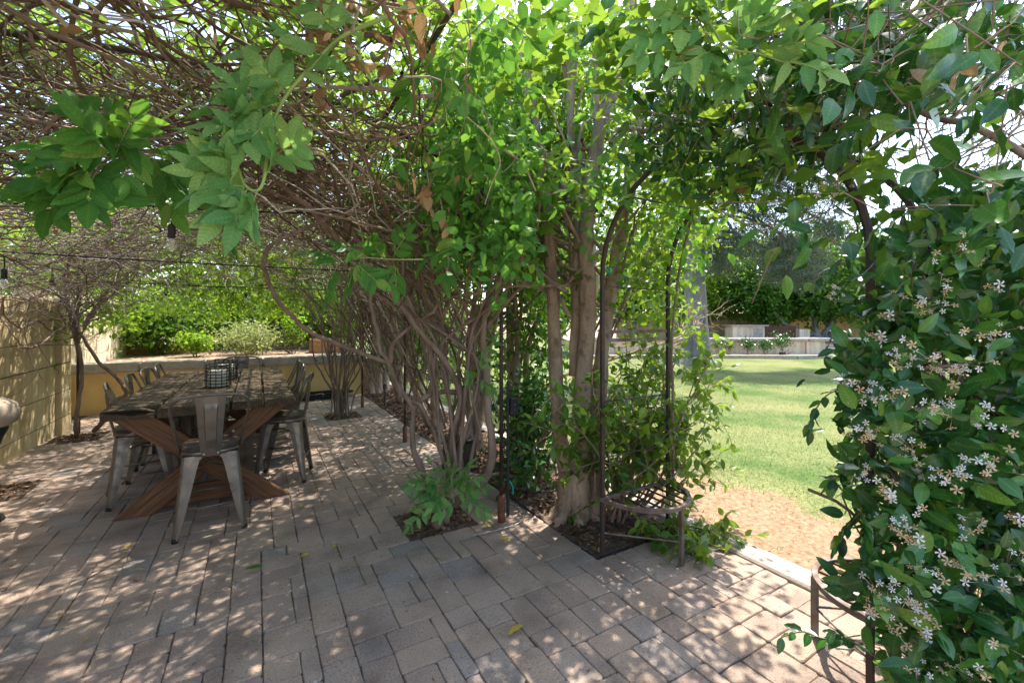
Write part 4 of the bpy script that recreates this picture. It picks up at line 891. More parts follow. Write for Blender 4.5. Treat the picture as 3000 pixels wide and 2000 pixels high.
# ---- the overhead tangle
def zcan(x, y):                          # underside of the vine roof
    a = np.clip(np.abs(x + 0.25) / 1.95, 0, 1.25)
    crown = 2.58 + 0.26 * np.clip((y - 3.4) / 2.0, 0, 1) - 0.72 * a ** 2.6
    return crown
def twigs(n, steps, stepl, y0, y1, x0, x1, below, above, rmin, rmax, turn=0.35, sag=0.0):
    turn = turn * 1.9
    P = np.empty((n, steps, 3)); x = rng.uniform(x0, x1, n); y = rng.uniform(y0, y1, n); h = rng.uniform(-below, above, n)
    ang = rng.uniform(0, 2 * np.pi, n); kap = rng.normal(0, turn, n); vz = rng.normal(0, 0.25, n); sl_ = stepl * rng.uniform(0.6, 1.5, n)
    z = zcan(x, y) + h
    for i in range(steps):
        P[:, i] = np.stack([x, y, z], -1)
        ang = ang + kap * 0.35 + rng.normal(0, 0.16, n); kap = kap * 0.92 + rng.normal(0, turn * 0.35, n)
        vz = vz * 0.85 + rng.normal(0, 0.36, n) + 0.7 * (zcan(x, y) + h - z) - sag
        x = x + np.cos(ang) * sl_; y = y + np.sin(ang) * sl_; z = z + vz * sl_
        z = np.minimum(z, zcan(x, y) + above + 0.2)
    r = rmin + (rmax - rmin) * rng.random(n) ** 2.2
    Rr = r[:, None] * np.linspace(1.1, 0.25, steps)[None] * (1 + rng.normal(0, 0.10, (n, steps)))
    return P, Rr
def twig_mesh(name, sets, sides=4):
    Vs, Qs, Rs, b = [], [], [], 0
    for P, Rr in sets:
        d = proj(P)[2]; bad = ((np.linalg.norm(P - np.array([0, 0, HEYE]), axis=2) < 0.75) | (P[:, :, 2] < 0.3) | ((P[:, :, 0] > 0.30 * P[:, :, 1] + 0.22) & ((P[:, :, 2] > 2.0) | (P[:, :, 1] < 3.0))) | (P[:, :, 1] < 0.2)).any(1)
        qx, qy, qd = proj(P); bad |= ((qd < 3.3) & (qy > 625 - 40 * np.sin(qx / 260.0)) & (qx < 950) & (qx > -200)).any(1) | ((qd < 1.62) & (qd > 0) & (qx > -100) & (qx < 1150) & (qy > 110)).any(1)
        P, Rr = P[~bad], Rr[~bad]
        V, Q = tube_arrays(P, Rr, sides); Vs.append(V); Qs.append(Q + b); b += len(V); Rs.append(np.repeat(rng.random(len(P)), P.shape[1] * sides))
    return mesh_np(name, np.concatenate(Vs), [np.concatenate(Qs)], M['twig'], True, np.concatenate(Rs))
sets = [twigs(1150, 14, 0.085, 0.6, 4.6, -2.7, 1.4, 0.30, 0.28, 0.003, 0.011, 0.45),
        twigs(1000, 12, 0.08, 0.5, 4.2, -2.3, 1.5, 0.42, 0.05, 0.002, 0.007, 0.5),
        twigs(550, 13, 0.11, 0.5, 4.6, -2.7, 1.5, 0.0, 0.35, 0.004, 0.014, 0.25),
        twigs(900, 12, 0.11, 4.4, 9.2, -2.5, 1.8, 0.25, 0.2, 0.003, 0.010, 0.45),
        twigs(650, 11, 0.10, 5.2, 9.4, -2.3, 1.6, 0.85, 0.0, 0.002, 0.006, 0.7, 0.05)]
sets.append(twigs(260, 11, 0.11, 5.0, 8.2, -2.4, -1.0, 0.75, 0.0, 0.002, 0.007, 0.7, 0.05))
# sweep of long stems pouring from the bed side up to the left
n = 190; A = np.stack([rng.uniform(0.75, 1.7, n), rng.uniform(2.6, 4.6, n), rng.uniform(1.55, 2.3, n)], -1)
B = np.stack([rng.uniform(-1.6, 0.6, n), rng.uniform(1.4, 4.2, n), rng.uniform(2.25, 2.65, n)], -1)
mid = (A + B) / 2 + rng.normal(0, 0.30, (n, 3)) * [1, 1, .5] + [0, 0, -0.05]; t = np.linspace(0, 1, 12)[None, :, None]
P = (1 - t) ** 2 * A[:, None] + 2 * t * (1 - t) * mid[:, None] + t * t * B[:, None] + np.cumsum(rng.normal(0, 0.022, (n, 12, 3)), 1)
sets.append((P, (0.003 + 0.009 * rng.random(n)[:, None] ** 2) * np.linspace(1.1, 0.6, 12)[None]))
# side curtain of stems along the bed
n = 420; x = rng.normal(1.75, 0.22, n); y = rng.uniform(3.0, 9.0, n)
A = np.stack([x, y, rng.uniform(0.5, 1.6, n)], -1); B = np.stack([x + rng.normal(-0.25, 0.35, n), y + rng.normal(0, 0.6, n), rng.uniform(1.9, 2.6, n)], -1)
mid = (A + B) / 2 + rng.normal(0, 0.13, (n, 3)); t = np.linspace(0, 1, 9)[None, :, None]
P = (1 - t) ** 2 * A[:, None] + 2 * t * (1 - t) * mid[:, None] + t * t * B[:, None]
sets.append((P, (0.003 + 0.010 * rng.random(n)[:, None] ** 2) * np.linspace(1.1, 0.7, 9)[None]))
tag(link('vine_tangle', twig_mesh('vine_tangle', sets)), 'dense tangle of bare brown vine stems roofing the patio', 'vine tangle', kind='stuff')

n = 750; x = rng.uniform(-2.5, 1.3, n); y = rng.uniform(0.9, 6.5, n); P = np.stack([x, y, zcan(x, y) + rng.uniform(-.30, .2, n)], -1)
P = P[(P[:, 0] < 0.3 * P[:, 1] + 0.3) & (np.linalg.norm(P - [0, 0, 1.5], axis=1) > 1.0)]
tag(link('dead_leaves', leaf_mesh('dead_leaves', T_BIG, P, rand_dirs(len(P), -1.3), rand_dirs(len(P)), rng.uniform(.03, .07, len(P)), M['dry'])), 'shrivelled brown leaves scattered all through the vine tangle', 'dead leaves', kind='stuff')
# ---- leaf roof on top of the tangle (sun side)
def roof_leaves(n, x0, x1, y0, y1, lo, hi, L, clump=34, cs=0.12):
    nc = n // clump; cx = rng.uniform(x0, x1, nc); cy = rng.uniform(y0, y1, nc); cz = zcan(cx, cy) + rng.uniform(lo, hi, nc)
    i = rng.integers(0, nc, n); P = np.stack([cx[i], cy[i], cz[i]], -1) + rng.normal(0, 1, (n, 3)) * np.array([cs, cs, 0.07])
    return P, rand_dirs(n, -0.2) * np.array([1, 1, 0.5]), rand_dirs(n, 1.6), L * (0.7 + 0.6 * rng.random(n))
a = roof_leaves(9500, -3.0, 2.2, 0.5, 5.0, 0.30, 0.75, 0.095)
b = roof_leaves(4200, -3.0, 2.0, 5.0, 9.0, 0.25, 0.6, 0.09)
c = roof_leaves(4200, -2.9, 1.0, 0.9, 4.8, 0.30, 0.7, 0.095); e = roof_leaves(2600, -0.5, 1.4, 4.7, 7.8, 0.28, 0.6, 0.095)  # extra leaf patches, added to darken the tangle and shade the table
PP = [np.concatenate(z) for z in zip(a, b, c, e)]
tag(link('vine_leaf_roof', leaf_mesh('vine_leaf_roof', T_FAR, PP[0], PP[1], PP[2], PP[3], M['canopy'])), 'layer of green wisteria leaves lying over the vine tangle', 'foliage', kind='stuff')
# sunlit leaves hanging at the far mouth of the tunnel
n = 15000; nc = 620
cx = rng.uniform(-2.7, 1.9, nc); cy = rng.uniform(7.8, 11.2, nc); cz = rng.uniform(1.35, 3.4, nc); i = rng.integers(0, nc, n)
P = np.stack([cx[i], cy[i], cz[i]], -1) + rng.normal(0, 0.10, (n, 3)); keep = ~((P[:, 2] < 1.80 - 0.10 * (P[:, 1] - 7.8)) & (P[:, 0] > -1.8) & (P[:, 0] < 1.3))
P = P[keep]
tag(link('hanging_vine_leaves', leaf_mesh('hanging_vine_leaves', T_MID, P, rand_dirs(len(P), -0.5), rand_dirs(len(P), 0.8), rng.uniform(0.06, 0.12, len(P)), M['lime'])), 'bright sunlit leaves hanging at the far mouth of the vine tunnel', 'foliage', kind='stuff')
# leaves hanging over the bed side (between tangle and trees)
n = 9500; nc = 420
q = rng.random(nc); cx = 0.9 + 1.5 * q + rng.normal(0, 0.12, nc); cy = rng.uniform(1.7, 4.3, nc); cz = rng.uniform(1.75, 3.1, nc); i = rng.integers(0, nc, n)
ok = (cz > 1.5 + 0.28 * np.hypot(cx, cy) * 0.5) ; i = i[ok[i]]
P = np.stack([cx[i], cy[i], cz[i]], -1) + rng.normal(0, 0.10, (len(i), 3)); px, py, dd = proj(P); P = P[~((px > 1570) & (px < 1950) & (py > 150) & (rng.random(len(P)) < 0.9))]
tag(link('hanging_vine_leaves', leaf_mesh('hanging_vine_leaves', T_MID, P, rand_dirs(len(P), -0.9), rand_dirs(len(P), 0.5), rng.uniform(0.05, 0.10, len(P)), M['wist'])), 'green wisteria leaves hanging between the vine tangle and the multi-stem tree', 'foliage', kind='stuff')

# ---- leafy wisteria shoots hanging in the open
WV = leaf_variants('wist', M['wist'], 0.44)
FV = leaf_variants('fresh', M['fresh'], 0.44)
def compound(a, b, pairs, L, out):
    """pinnate leaf from a to b: adds leaflets (P, D, N, L) to out and returns the rachis."""
    a, b = np.asarray(a, float), np.asarray(b, float); ax = b - a; ln = np.linalg.norm(ax); ax /= ln
    up = rand_dirs(1, 0.9)[0] - FW * 0.45; side = np.cross(ax, up); side /= np.linalg.norm(side); nn = np.cross(side, ax)
    mid = (a + b) / 2 + nn * 0.06 * ln; path = smooth_path([a, mid, b], 8)
    for k in range(pairs):
        t = 0.25 + 0.68 * k / max(1, pairs - 1); p = path[int(t * 7)] if pairs < 1 else (path[int(t * 7)] * (1 - (t * 7) % 1) + path[min(7, int(t * 7) + 1)] * ((t * 7) % 1))
        for s in (-1, 1):
            D = side * s * random.uniform(0.8, 1.1) + ax * random.uniform(0.45, 0.9) - np.array([0, 0, random.uniform(0, 0.45)]) + rng.normal(0, 0.12, 3)
            out.append((p, D, nn + rng.normal(0, 0.28, 3), L * (0.75 + 0.35 * math.sin(math.pi * (0.2 + 0.6 * t))) * random.uniform(0.85, 1.15)))
    out.append((b, ax + rng.normal(0, 0.15, 3) - [0, 0, 0.2], nn, L * random.uniform(0.95, 1.2)))
    return path
def shoot(label, main, leaves, pairs, L, r=0.005, mt='shoot', name='wisteria_shoot', variants=None, lmat='wist', cat='vine shoot', limit=300):
    main = [np.asarray(p) for p in main]; o = empty(name, main[0]); tag(o, label, cat, 'wisteria shoots hanging under the vines'); out = []
    stem('shoot_stem', [p - main[0] for p in main], r, r * 0.5, M[mt], o, 6)
    rac = []
    for a, b in leaves: rac.append(compound(a, b, pairs + random.choice((-1, 0, 0)), L, out))
    Rp = np.array(rac) - main[0]; V, Q = tube_arrays(Rp, np.full(Rp.shape[:2], 0.0018), 4); tag(link('leaf_stalks', mesh_np('leaf_stalks', V, [Q], M['shoot'], True), o), kind='stuff')
    leaf_parts(o, variants or WV, T_WIST, M[lmat], [x[0] for x in out], [x[1] for x in out], [x[2] for x in out], [x[3] for x in out], limit)
    return o
def L2(a, b): return (at(*a), at(*b))
shoot('spray of broad green compound leaves dangling above the yellow wall', pd((560, 300, 1.75), (430, 380, 1.7), (340, 450, 1.65), (270, 510, 1.6)),
      [L2((340, 450, 1.65), (225, 320, 1.6)), L2((335, 455, 1.65), (120, 430, 1.55)), L2((320, 470, 1.62), (90, 520, 1.5)), L2((300, 500, 1.6), (90, 580, 1.5)), L2((345, 440, 1.65), (330, 330, 1.7)), L2((300, 490, 1.6), (340, 590, 1.55)), L2((320, 460, 1.6), (180, 470, 1.5)), L2((400, 420, 1.7), (360, 520, 1.6)),
       L2((430, 440, 1.75), (560, 430, 1.85)), L2((440, 450, 1.75), (500, 540, 1.8)), L2((460, 450, 1.8), (590, 500, 1.85)), L2((450, 450, 1.8), (505, 610, 1.8)), L2((240, 500, 1.55), (150, 610, 1.5)), L2((330, 460, 1.6), (250, 380, 1.52)), L2((310, 480, 1.58), (160, 540, 1.48)), L2((340, 450, 1.62), (390, 350, 1.6)), L2((280, 500, 1.56), (260, 590, 1.5)), L2((380, 430, 1.68), (300, 400, 1.56)), L2((470, 450, 1.8), (540, 560, 1.8))], 4, 0.105)
shoot('long looping pale green shoot with fresh leaves beside the brown tangle', pd((1190, 20, 1.55), (1120, 55, 1.5), (1000, 110, 1.45), (920, 190, 1.42), (850, 265, 1.4), (805, 345, 1.38), (785, 430, 1.37), (775, 520, 1.36), (755, 558, 1.36), (720, 545, 1.36), (697, 490, 1.36), (682, 430, 1.36)),
      [L2((1000, 110, 1.45), (920, 20, 1.4)), L2((960, 140, 1.44), (800, 80, 1.4)), L2((905, 200, 1.42), (740, 160, 1.38)), L2((880, 230, 1.41), (960, 170, 1.4)), L2((860, 250, 1.4), (690, 270, 1.36)), L2((810, 340, 1.38), (640, 330, 1.34)), L2((805, 345, 1.38), (690, 250, 1.36)), L2((790, 400, 1.38), (640, 370, 1.32)), L2((780, 470, 1.37), (860, 420, 1.35)), L2((775, 520, 1.36), (800, 440, 1.35)),
       L2((755, 556, 1.36), (740, 640, 1.33)), L2((720, 545, 1.36), (600, 560, 1.3)), L2((700, 500, 1.36), (585, 500, 1.3)), L2((690, 450, 1.36), (600, 400, 1.3)), L2((682, 430, 1.36), (700, 320, 1.34)), L2((690, 470, 1.36), (650, 580, 1.3)), L2((730, 550, 1.36), (650, 640, 1.3)), L2((1060, 85, 1.47), (1000, 40, 1.5)), L2((1040, 95, 1.46), (1060, 170, 1.45)), L2((830, 300, 1.39), (740, 330, 1.34)), L2((800, 360, 1.38), (720, 420, 1.32)), L2((700, 500, 1.36), (640, 450, 1.3)), L2((715, 540, 1.36), (690, 640, 1.3)), L2((785, 430, 1.37), (720, 380, 1.33)), L2((940, 170, 1.43), (860, 110, 1.4)), L2((840, 280, 1.4), (780, 210, 1.37))], 3, 0.092, 0.0075, variants=FV, lmat='fresh')
shoot('leafy sprig hanging from the loop of bare vine beside the stems', pd((1240, 760, 2.35), (1150, 760, 2.3), (1060, 755, 2.25), (990, 770, 2.2)),
      [L2((1150, 760, 2.3), (1190, 690, 2.25)), L2((1150, 760, 2.3), (1160, 840, 2.25)), L2((1080, 755, 2.25), (1000, 720, 2.2)), L2((1060, 760, 2.25), (1020, 840, 2.2)), L2((1000, 770, 2.2), (930, 740, 2.15)), L2((990, 775, 2.2), (960, 870, 2.15)), L2((1030, 765, 2.2), (1100, 820, 2.2)), L2((1120, 760, 2.3), (1090, 710, 2.25)), L2((660, 640, 2.3), (680, 720, 2.3))], 4, 0.088)
shoot('bright green leaves hanging in front of the dense leafage at the top', pd((1500, -30, 1.9), (1420, 60, 1.9), (1340, 130, 1.85), (1280, 190, 1.85)),
      [L2((1420, 60, 1.9), (1480, 160, 1.85)), L2((1400, 80, 1.9), (1430, 180, 1.85)), L2((1340, 130, 1.85), (1300, 240, 1.8)), L2((1320, 150, 1.85), (1210, 230, 1.8)), L2((1290, 190, 1.85), (1200, 280, 1.8)), L2((1300, 180, 1.85), (1350, 290, 1.8)), L2((1380, 100, 1.9), (1370, 210, 1.85)), L2((1450, 40, 1.9), (1560, 120, 1.85)), L2((1500, 0, 1.9), (1620, 40, 1.85)), L2((1380, 60, 1.9), (1280, 80, 1.85))], 3, 0.095)
shoot('pale fresh wisteria leaves arching over the iron arch against dark leaves', pd((2000, -40, 1.5), (2080, 70, 1.45), (2130, 140, 1.4), (2230, 160, 1.35), (2330, 200, 1.3)),
      [L2((2080, 70, 1.45), (1960, 30, 1.4)), L2((2080, 70, 1.45), (2050, -20, 1.4)), L2((2100, 100, 1.42), (1880, 110, 1.4)), L2((2130, 140, 1.4), (2000, 190, 1.38)), L2((2140, 140, 1.4), (2220, 50, 1.35)), L2((2180, 150, 1.38), (2290, 40, 1.3)), L2((2230, 160, 1.35), (2370, 120, 1.25)), L2((2280, 180, 1.32), (2410, 210, 1.25)), L2((2060, 60, 1.45), (1900, 60, 1.4)), L2((2150, 150, 1.38), (2160, 240, 1.35)), L2((2050, 200, 1.42), (2130, 240, 1.4)), L2((2000, 150, 1.42), (1890, 160, 1.4)), L2((2090, 80, 1.44), (2340, -10, 1.3))], 4, 0.085, variants=FV, lmat='fresh')
shoot('low bright leafy sprout growing from the foot of the twisted vine', pd((1330, 1470, 3.15), (1320, 1430, 3.1), (1300, 1390, 3.05)),
      [L2((1330, 1460, 3.12), (1240, 1400, 3.0)), L2((1320, 1450, 3.1), (1220, 1480, 3.0)), L2((1320, 1450, 3.1), (1260, 1350, 3.0)), L2((1330, 1440, 3.1), (1380, 1360, 3.05)), L2((1330, 1450, 3.1), (1420, 1430, 3.05)), L2((1310, 1440, 3.1), (1310, 1350, 3.0)), L2((1300, 1440, 3.1), (1200, 1540, 3.0)), L2((1330, 1470, 3.1), (1290, 1500, 3.0)), L2((1340, 1450, 3.1), (1420, 1500, 3.05)), L2((1300, 1420, 3.05), (1200, 1420, 2.95)), L2((1320, 1430, 3.05), (1350, 1400, 3.0)), L2((1280, 1440, 3.05), (1230, 1450, 2.95)),
       L2((1400, 1100, 3.2), (1450, 1000, 3.15)), L2((1400, 1110, 3.2), (1440, 1140, 3.15)), L2((1390, 1100, 3.2), (1370, 1110, 3.1)), L2((1310, 1420, 3.05), (1250, 1390, 2.9)), L2((1330, 1430, 3.05), (1400, 1400, 2.95)), L2((1300, 1450, 3.05), (1270, 1480, 2.9)), L2((1330, 1420, 3.05), (1330, 1370, 2.9))], 5, 0.078, variants=FV, lmat='fresh')
shoot('drooping dark green compound leaves in front of the tree stems', pd((1600, 330, 2.7), (1540, 420, 2.65), (1480, 500, 2.6), (1400, 520, 2.55)),
      [L2((1480 + random.uniform(-160, 130), 380 + k * 25 + random.uniform(-20, 20), 2.6), (1480 + random.uniform(-260, 200), 480 + k * 28 + random.uniform(-10, 50), 2.5)) for k in range(12)] , 4, 0.105)
shoot('compound leaves with a yellowing tip hanging beside the split trunk', pd((1560, 520, 2.8), (1640, 480, 2.8), (1720, 470, 2.75), (1800, 500, 2.7)),
      [L2((1640, 480, 2.8), (1600, 580, 2.75)), L2((1700, 470, 2.75), (1680, 560, 2.7)), L2((1750, 480, 2.75), (1740, 570, 2.7)), L2((1800, 500, 2.7), (1830, 590, 2.65)), L2((1590, 500, 2.8), (1520, 560, 2.7))], 4, 0.07)

# bare arching twigs in front
for k, (pts, lab) in enumerate([(pd((1330, 170, 1.9), (1275, 200, 1.88), (1265, 240, 1.86), (1310, 300, 1.85), (1400, 370, 1.85), (1450, 430, 1.85), (1465, 480, 1.85), (1440, 540, 1.85), (1420, 600, 1.85)), 'thin pink grey twig curving down before the hanging leaves'),
                    (pd((1400, 280, 2.2), (1460, 420, 2.2), (1530, 480, 2.2), (1570, 560, 2.2)), 'straight tan twig slanting between the hanging wisteria leaves'),
                    (pd((2000, 200, 1.45), (1995, 170, 1.42), (2030, 145, 1.4), (2090, 145, 1.4), (2130, 140, 1.4)), 'curled tan tendril below the pale fresh leaves'),
                    (pd((1790, 420, 2.9), (1820, 375, 2.88), (1880, 385, 2.86), (1930, 375, 2.86), (2010, 350, 2.85), (2090, 330, 2.8), (2200, 300, 2.8)), 'bent grey branch reaching from the split trunk over the iron arch')]):
    tag(stem('bare_twig', pts, [0.0035, 0.007, 0.004, 0.026][k], [0.002, 0.005, 0.003, 0.014][k], M['paleb'] if k != 3 else M['bark'], None, 6), lab, 'twig')

# dry tan leaves caught in the tangle
DV = leaf_variants('dry', M['dry'], 0.5)
def dry_bunch(label, cen, n, spread, L):
    o = empty('dry_leaves', cen); tag(o, label, 'dry leaves', 'bunches of dry leaves caught in the vines')
    P = cen + rng.normal(0, spread, (n, 3)); D = rand_dirs(n, -1.2)
    stem('stalk', [np.array([0, 0, 0.10]), np.array([0.01, 0, 0.04]), np.zeros(3)], 0.003, 0.002, M['paleb'], o, 5)
    leaf_parts(o, DV, T_BIG, M['dry'], P, D, rand_dirs(n), L * rng.uniform(0.7, 1.3, n))
dry_bunch('large bunch of dry tan leaves above the pale green shoot', at(960, 40, 1.6), 26, 0.06, 0.085)
dry_bunch('bunch of dry tan leaves high beside the green leaf mass', at(1160, 70, 1.65), 22, 0.07, 0.085)
dry_bunch('small cluster of dry tan leaves hanging below the pale shoot', at(945, 260, 1.7), 8, 0.025, 0.075)
dry_bunch('dry brown leaves stuck low in the tangle near the stems', at(1250, 560, 2.2), 9, 0.05, 0.075)
dry_bunch('pair of curled brown leaves next to the shoot', at(1045, 180, 1.45), 3, 0.012, 0.075)
dry_bunch('shrivelled brown leaves hanging at the edge of the tangle', at(1290, 640, 2.3), 7, 0.04, 0.07)
dry_bunch('broad dry tan leaves caught among the glossy leaves against the sky', at(2830, 200, 1.3), 4, 0.035, 0.095)
# ================================================================== TREES AND SHRUBS IN THE BED
tr = empty('multi_stem_tree', (2.13, 2.72, -0.03)); tag(tr, 'tree with several smooth tan trunks from one base beside the iron arch', 'tree')
def tstem(pts, r0, r1, nm='trunk'): return stem(nm, [p - np.array(tr.location) for p in pts], r0, r1, M['bark'], tr, 12, None, 0.006)
tstem(pd((1668, 1545, 3.42), (1672, 1480, 3.42), (1655, 1370, 3.42), (1640, 1270, 3.42), (1632, 1150, 3.42), (1622, 950, 3.42), (1614, 760, 3.42), (1600, 560, 3.4), (1570, 380, 3.4), (1530, 150, 3.4)), 0.068, 0.036)
tstem(pd((1705, 1545, 3.36), (1702, 1400, 3.36), (1700, 1250, 3.38), (1712, 1080, 3.4), (1722, 900, 3.4), (1716, 720, 3.4), (1728, 560, 3.4), (1752, 400, 3.38), (1782, 300, 3.35), (1835, 190, 3.3), (1850, 0, 3.3)), 0.074, 0.046)
tstem(pd((1735, 1550, 3.42), (1742, 1400, 3.42), (1752, 1250, 3.42), (1758, 1100, 3.42), (1776, 950, 3.42), (1800, 790, 3.42), (1822, 660, 3.4), (1836, 560, 3.4), (1870, 400, 3.4), (1930, 200, 3.4)), 0.066, 0.038)
tstem(pd((1682, 1100, 3.5), (1688, 900, 3.5), (1694, 700, 3.5), (1690, 500, 3.5), (1670, 330, 3.5), (1690, 100, 3.5)), 0.045, 0.032)
tstem(pd((1700, 1530, 3.30), (1712, 1470, 3.30), (1694, 1400, 3.33)), 0.05, 0.03, 'root_flare')
for k in range(7):
    t = 2 * math.pi * k / 7 + random.uniform(-.2, .2); c0 = np.array([2.10, 2.73, 0]); e0 = np.array([math.cos(t), math.sin(t), 0])
    tstem([c0 + e0 * 0.05 + [0, 0, .34], c0 + e0 * 0.075 + [0, 0, .16], c0 + e0 * 0.12 + [0, 0, .04], c0 + e0 * random.uniform(.19, .25) + [0, 0, -.05]], .062, .040, 'root')
tstem(pd((1720, 560, 3.5), (1700, 450, 3.55), (1668, 330, 3.6), (1650, 120, 3.6)), 0.035, 0.02, 'limb')
tstem(pd((1752, 400, 3.4), (1745, 250, 3.4), (1760, 60, 3.4)), 0.035, 0.02, 'limb')
tstem(pd((1835, 190, 3.3), (1800, 90, 3.3), (1790, -60, 3.3)), 0.03, 0.018, 'limb')
tstem(pd((1900, 1400, 3.45), (1880, 1540, 3.3)), 0.03, 0.035, 'root_flare') if False else None
n = 20000
P, u, cen = clump_cloud(n, [((2.3, 3.1, 3.3), (1.0, 1.3, 0.95), 3), ((1.9, 3.8, 2.7), (0.6, 1.2, 0.7), 1.5), ((2.1, 4.6, 3.6), (0.9, 1.6, 1.2), 2.2)], 26, 0.13, 0.25)
px, py, dd = proj(P); P = P[(P[:, 2] > 1.7) & (np.linalg.norm(P - [0, 0, 1.5], axis=1) > 1.6) & ~((px > 1570) & (px < 1900) & (py > 150) & (dd < 3.55) & (rng.random(len(P)) < 0.88))]
tag(link('crown', leaf_mesh('crown', T_MID, P - np.array(tr.location), rand_dirs(len(P), -0.6), rand_dirs(len(P), 0.7), rng.uniform(0.045, 0.085, len(P)), M['lime']), tr), kind='stuff')
ll = []
for c in cen[rng.choice(len(cen), 60)]:
    a = np.array([2.15, 2.75, rng.uniform(1.6, 2.9)]) + rng.normal(0, .12, 3); ll.append(smooth_path([a, (a + c) / 2 + rng.normal(0, .1, 3), c], 7) - np.array(tr.location))
V, Q = tube_arrays(np.array(ll), np.linspace(0.016, 0.005, 7)[None].repeat(60, 0), 5); tag(link('limbs', mesh_np('limbs', V, [Q], M['bark'], True), tr), kind='stuff')

sides = ['with the charred stump at its foot', 'behind the twisted wisteria stems', 'beside the middle pergola post', 'halfway between the two far posts', 'near the far pergola post', 'at the end of the retaining wall']
for k, (x, y_, nst) in enumerate([(2.36, 4.15, 3), (2.38, 5.05, 3), (2.15, 5.95, 3), (2.3, 7.0, 4), (2.25, 8.1, 4), (2.19, 9.4, 3)]):
    ells = [((x + .1, y_, 2.35), (0.55, 0.65, 1.0), 3), ((x + 0.15, y_ - 0.1, 1.15), (0.38, 0.55, 0.65), 1.8), ((x + 0.1, y_, 3.7), (0.8, 0.8, 1.0), 1.3)]
    tree('hedge_tree', 'leafy hedge tree growing in the bark bed %s' % sides[k], (x, y_, -0.03), 3.5, ells, [4200, 2900, 2600, 2800, 3200, 4200][k], 0.075, M['privet'] if k % 2 else M['tree'], T_MID, 0.045 if k < 5 else 0.08, 'bark', 'hedge trees along the planting bed', 14, 0.13, 22, 'tree', 0.4, nst, -0.4)
# low shrub leaves at the foot of the hedge
for k, (x, y_, z, n) in enumerate([(2.25, 3.55, 0.62, 1200), (2.05, 3.35, 0.30, 500)]):
    tree('evergreen_shrub', ['dark glossy shrub filling the gap between conduit post and tree trunks', 'straggly low shrub sprawling on the mulch behind the conduit post'][k], (x, y_, -0.03), 1, [((x, y_, z), (0.33, 0.40, [0.50, .2][k]), 1)], n, 0.07, M['gloss'], T_MID, 0.018, 'vinebark', None, 16, 0.10, 14, 'shrub', 0.2, 4, -0.3)

# ---- privet bush beside the arch: stems, twigs, single leaves
pb = empty('privet_bush', (2.35, 2.55, -0.03)); tag(pb, 'airy bush with bright backlit leaves growing through the iron arch side', 'bush')
PV = leaf_variants('privet', M['privet'], 0.52)
tips = []
for k in range(36):
    tgt = at(random.uniform(1820, 2150), random.uniform(930, 1330), random.uniform(3.05, 3.85))
    if k % 6 == 0: tgt = at(random.uniform(1560, 1830), random.uniform(1080, 1330), random.uniform(2.75, 3.05))
    if k > 32: tgt = at(random.uniform(2000, 2180), random.uniform(1560, 1620), 2.95)
    b0 = np.array([2.35 + random.gauss(0, .07), 2.55 + random.gauss(0, .07), -0.03]); md = (b0 + tgt) / 2 + rng.normal(0, .1, 3); md[2] = max(.05, md[2] + .05)
    pts = [b0, b0 * .6 + md * .4 + rng.normal(0, .04, 3) * [1, 1, 0], md, tgt]; vstem(pb, pts, random.uniform(.009, .018), .003, 'stem', 'paleb' if k % 4 == 0 else 'vinebark', .006, 6)
    tips.append(smooth_path(pts, 20))
P, D, Nn, tw = [], [], [], []
for path in tips:
    for _ in range(14):
        i = random.randint(12, 19); p = path[i]; e = p + rng.normal(0, 0.12, 3) + np.array([0, 0, 0.02]); e[2] = max(e[2], .06); tw.append(smooth_path([p, (p + e) / 2 + rng.normal(0, .015, 3), e], 5))
        for j in range(6):
            t = 0.3 + 0.7 * j / 5; q_ = p + (e - p) * t; dd_ = (e - p) / (np.linalg.norm(e - p) + 1e-6) * 0.5 + rng.normal(0, 0.6, 3) + [0, 0, -0.15]
            P.append(q_); D.append(dd_); Nn.append(rng.normal(0, 0.5, 3) + [0, 0, 0.9])
tw = np.array(tw) - np.array(pb.location); V, Q = tube_arrays(tw, np.linspace(0.003, 0.0015, 5)[None].repeat(len(tw), 0), 4); tag(link('twigs', mesh_np('twigs', V, [Q], M['paleb'], True), pb), kind='stuff')
leaf_parts(pb, PV, T_BIG, M['privet'], P, D, Nn, rng.uniform(0.055, 0.095, len(P)))
# upper foliage of the arch side
n = 2600; nc = 130; cpx = rng.uniform(1800, 2150, nc); cpy = rng.uniform(420, 960, nc); cpd = rng.uniform(3.0, 4.4, nc)
cen = np.array([at(a, b, c) for a, b, c in zip(cpx, cpy, cpd) ]); sel = ~((cpx > 1990) & (cpy > 600 + rng.normal(0, 60, nc))); cen = cen[sel]; i = rng.integers(0, len(cen), n)
P = cen[i] + rng.normal(0, 0.10, (n, 3)); o = empty('climbing_shrub', (2.5, 2.9, -0.03)); tag(o, 'tall leafy shrub rising behind the iron arch into the vines', 'shrub')
for k in range(8):
    c = cen[random.randrange(len(cen))]; vstem(o, [(2.5 + random.gauss(0, .05), 2.9 + random.gauss(0, .05), -.03), (2.5 + random.gauss(0, .1), 2.95 + random.gauss(0, .1), .9), (c + [2.5, 2.95, 1.2]) / 2, c], .014, .005, 'stem', 'vinebark', .01, 6)
tag(link('leaves', leaf_mesh('leaves', T_MID, P - np.array(o.location), rand_dirs(n, -0.4), rand_dirs(n, 0.8), rng.uniform(0.05, 0.09, n), M['privet']), o), kind='stuff')

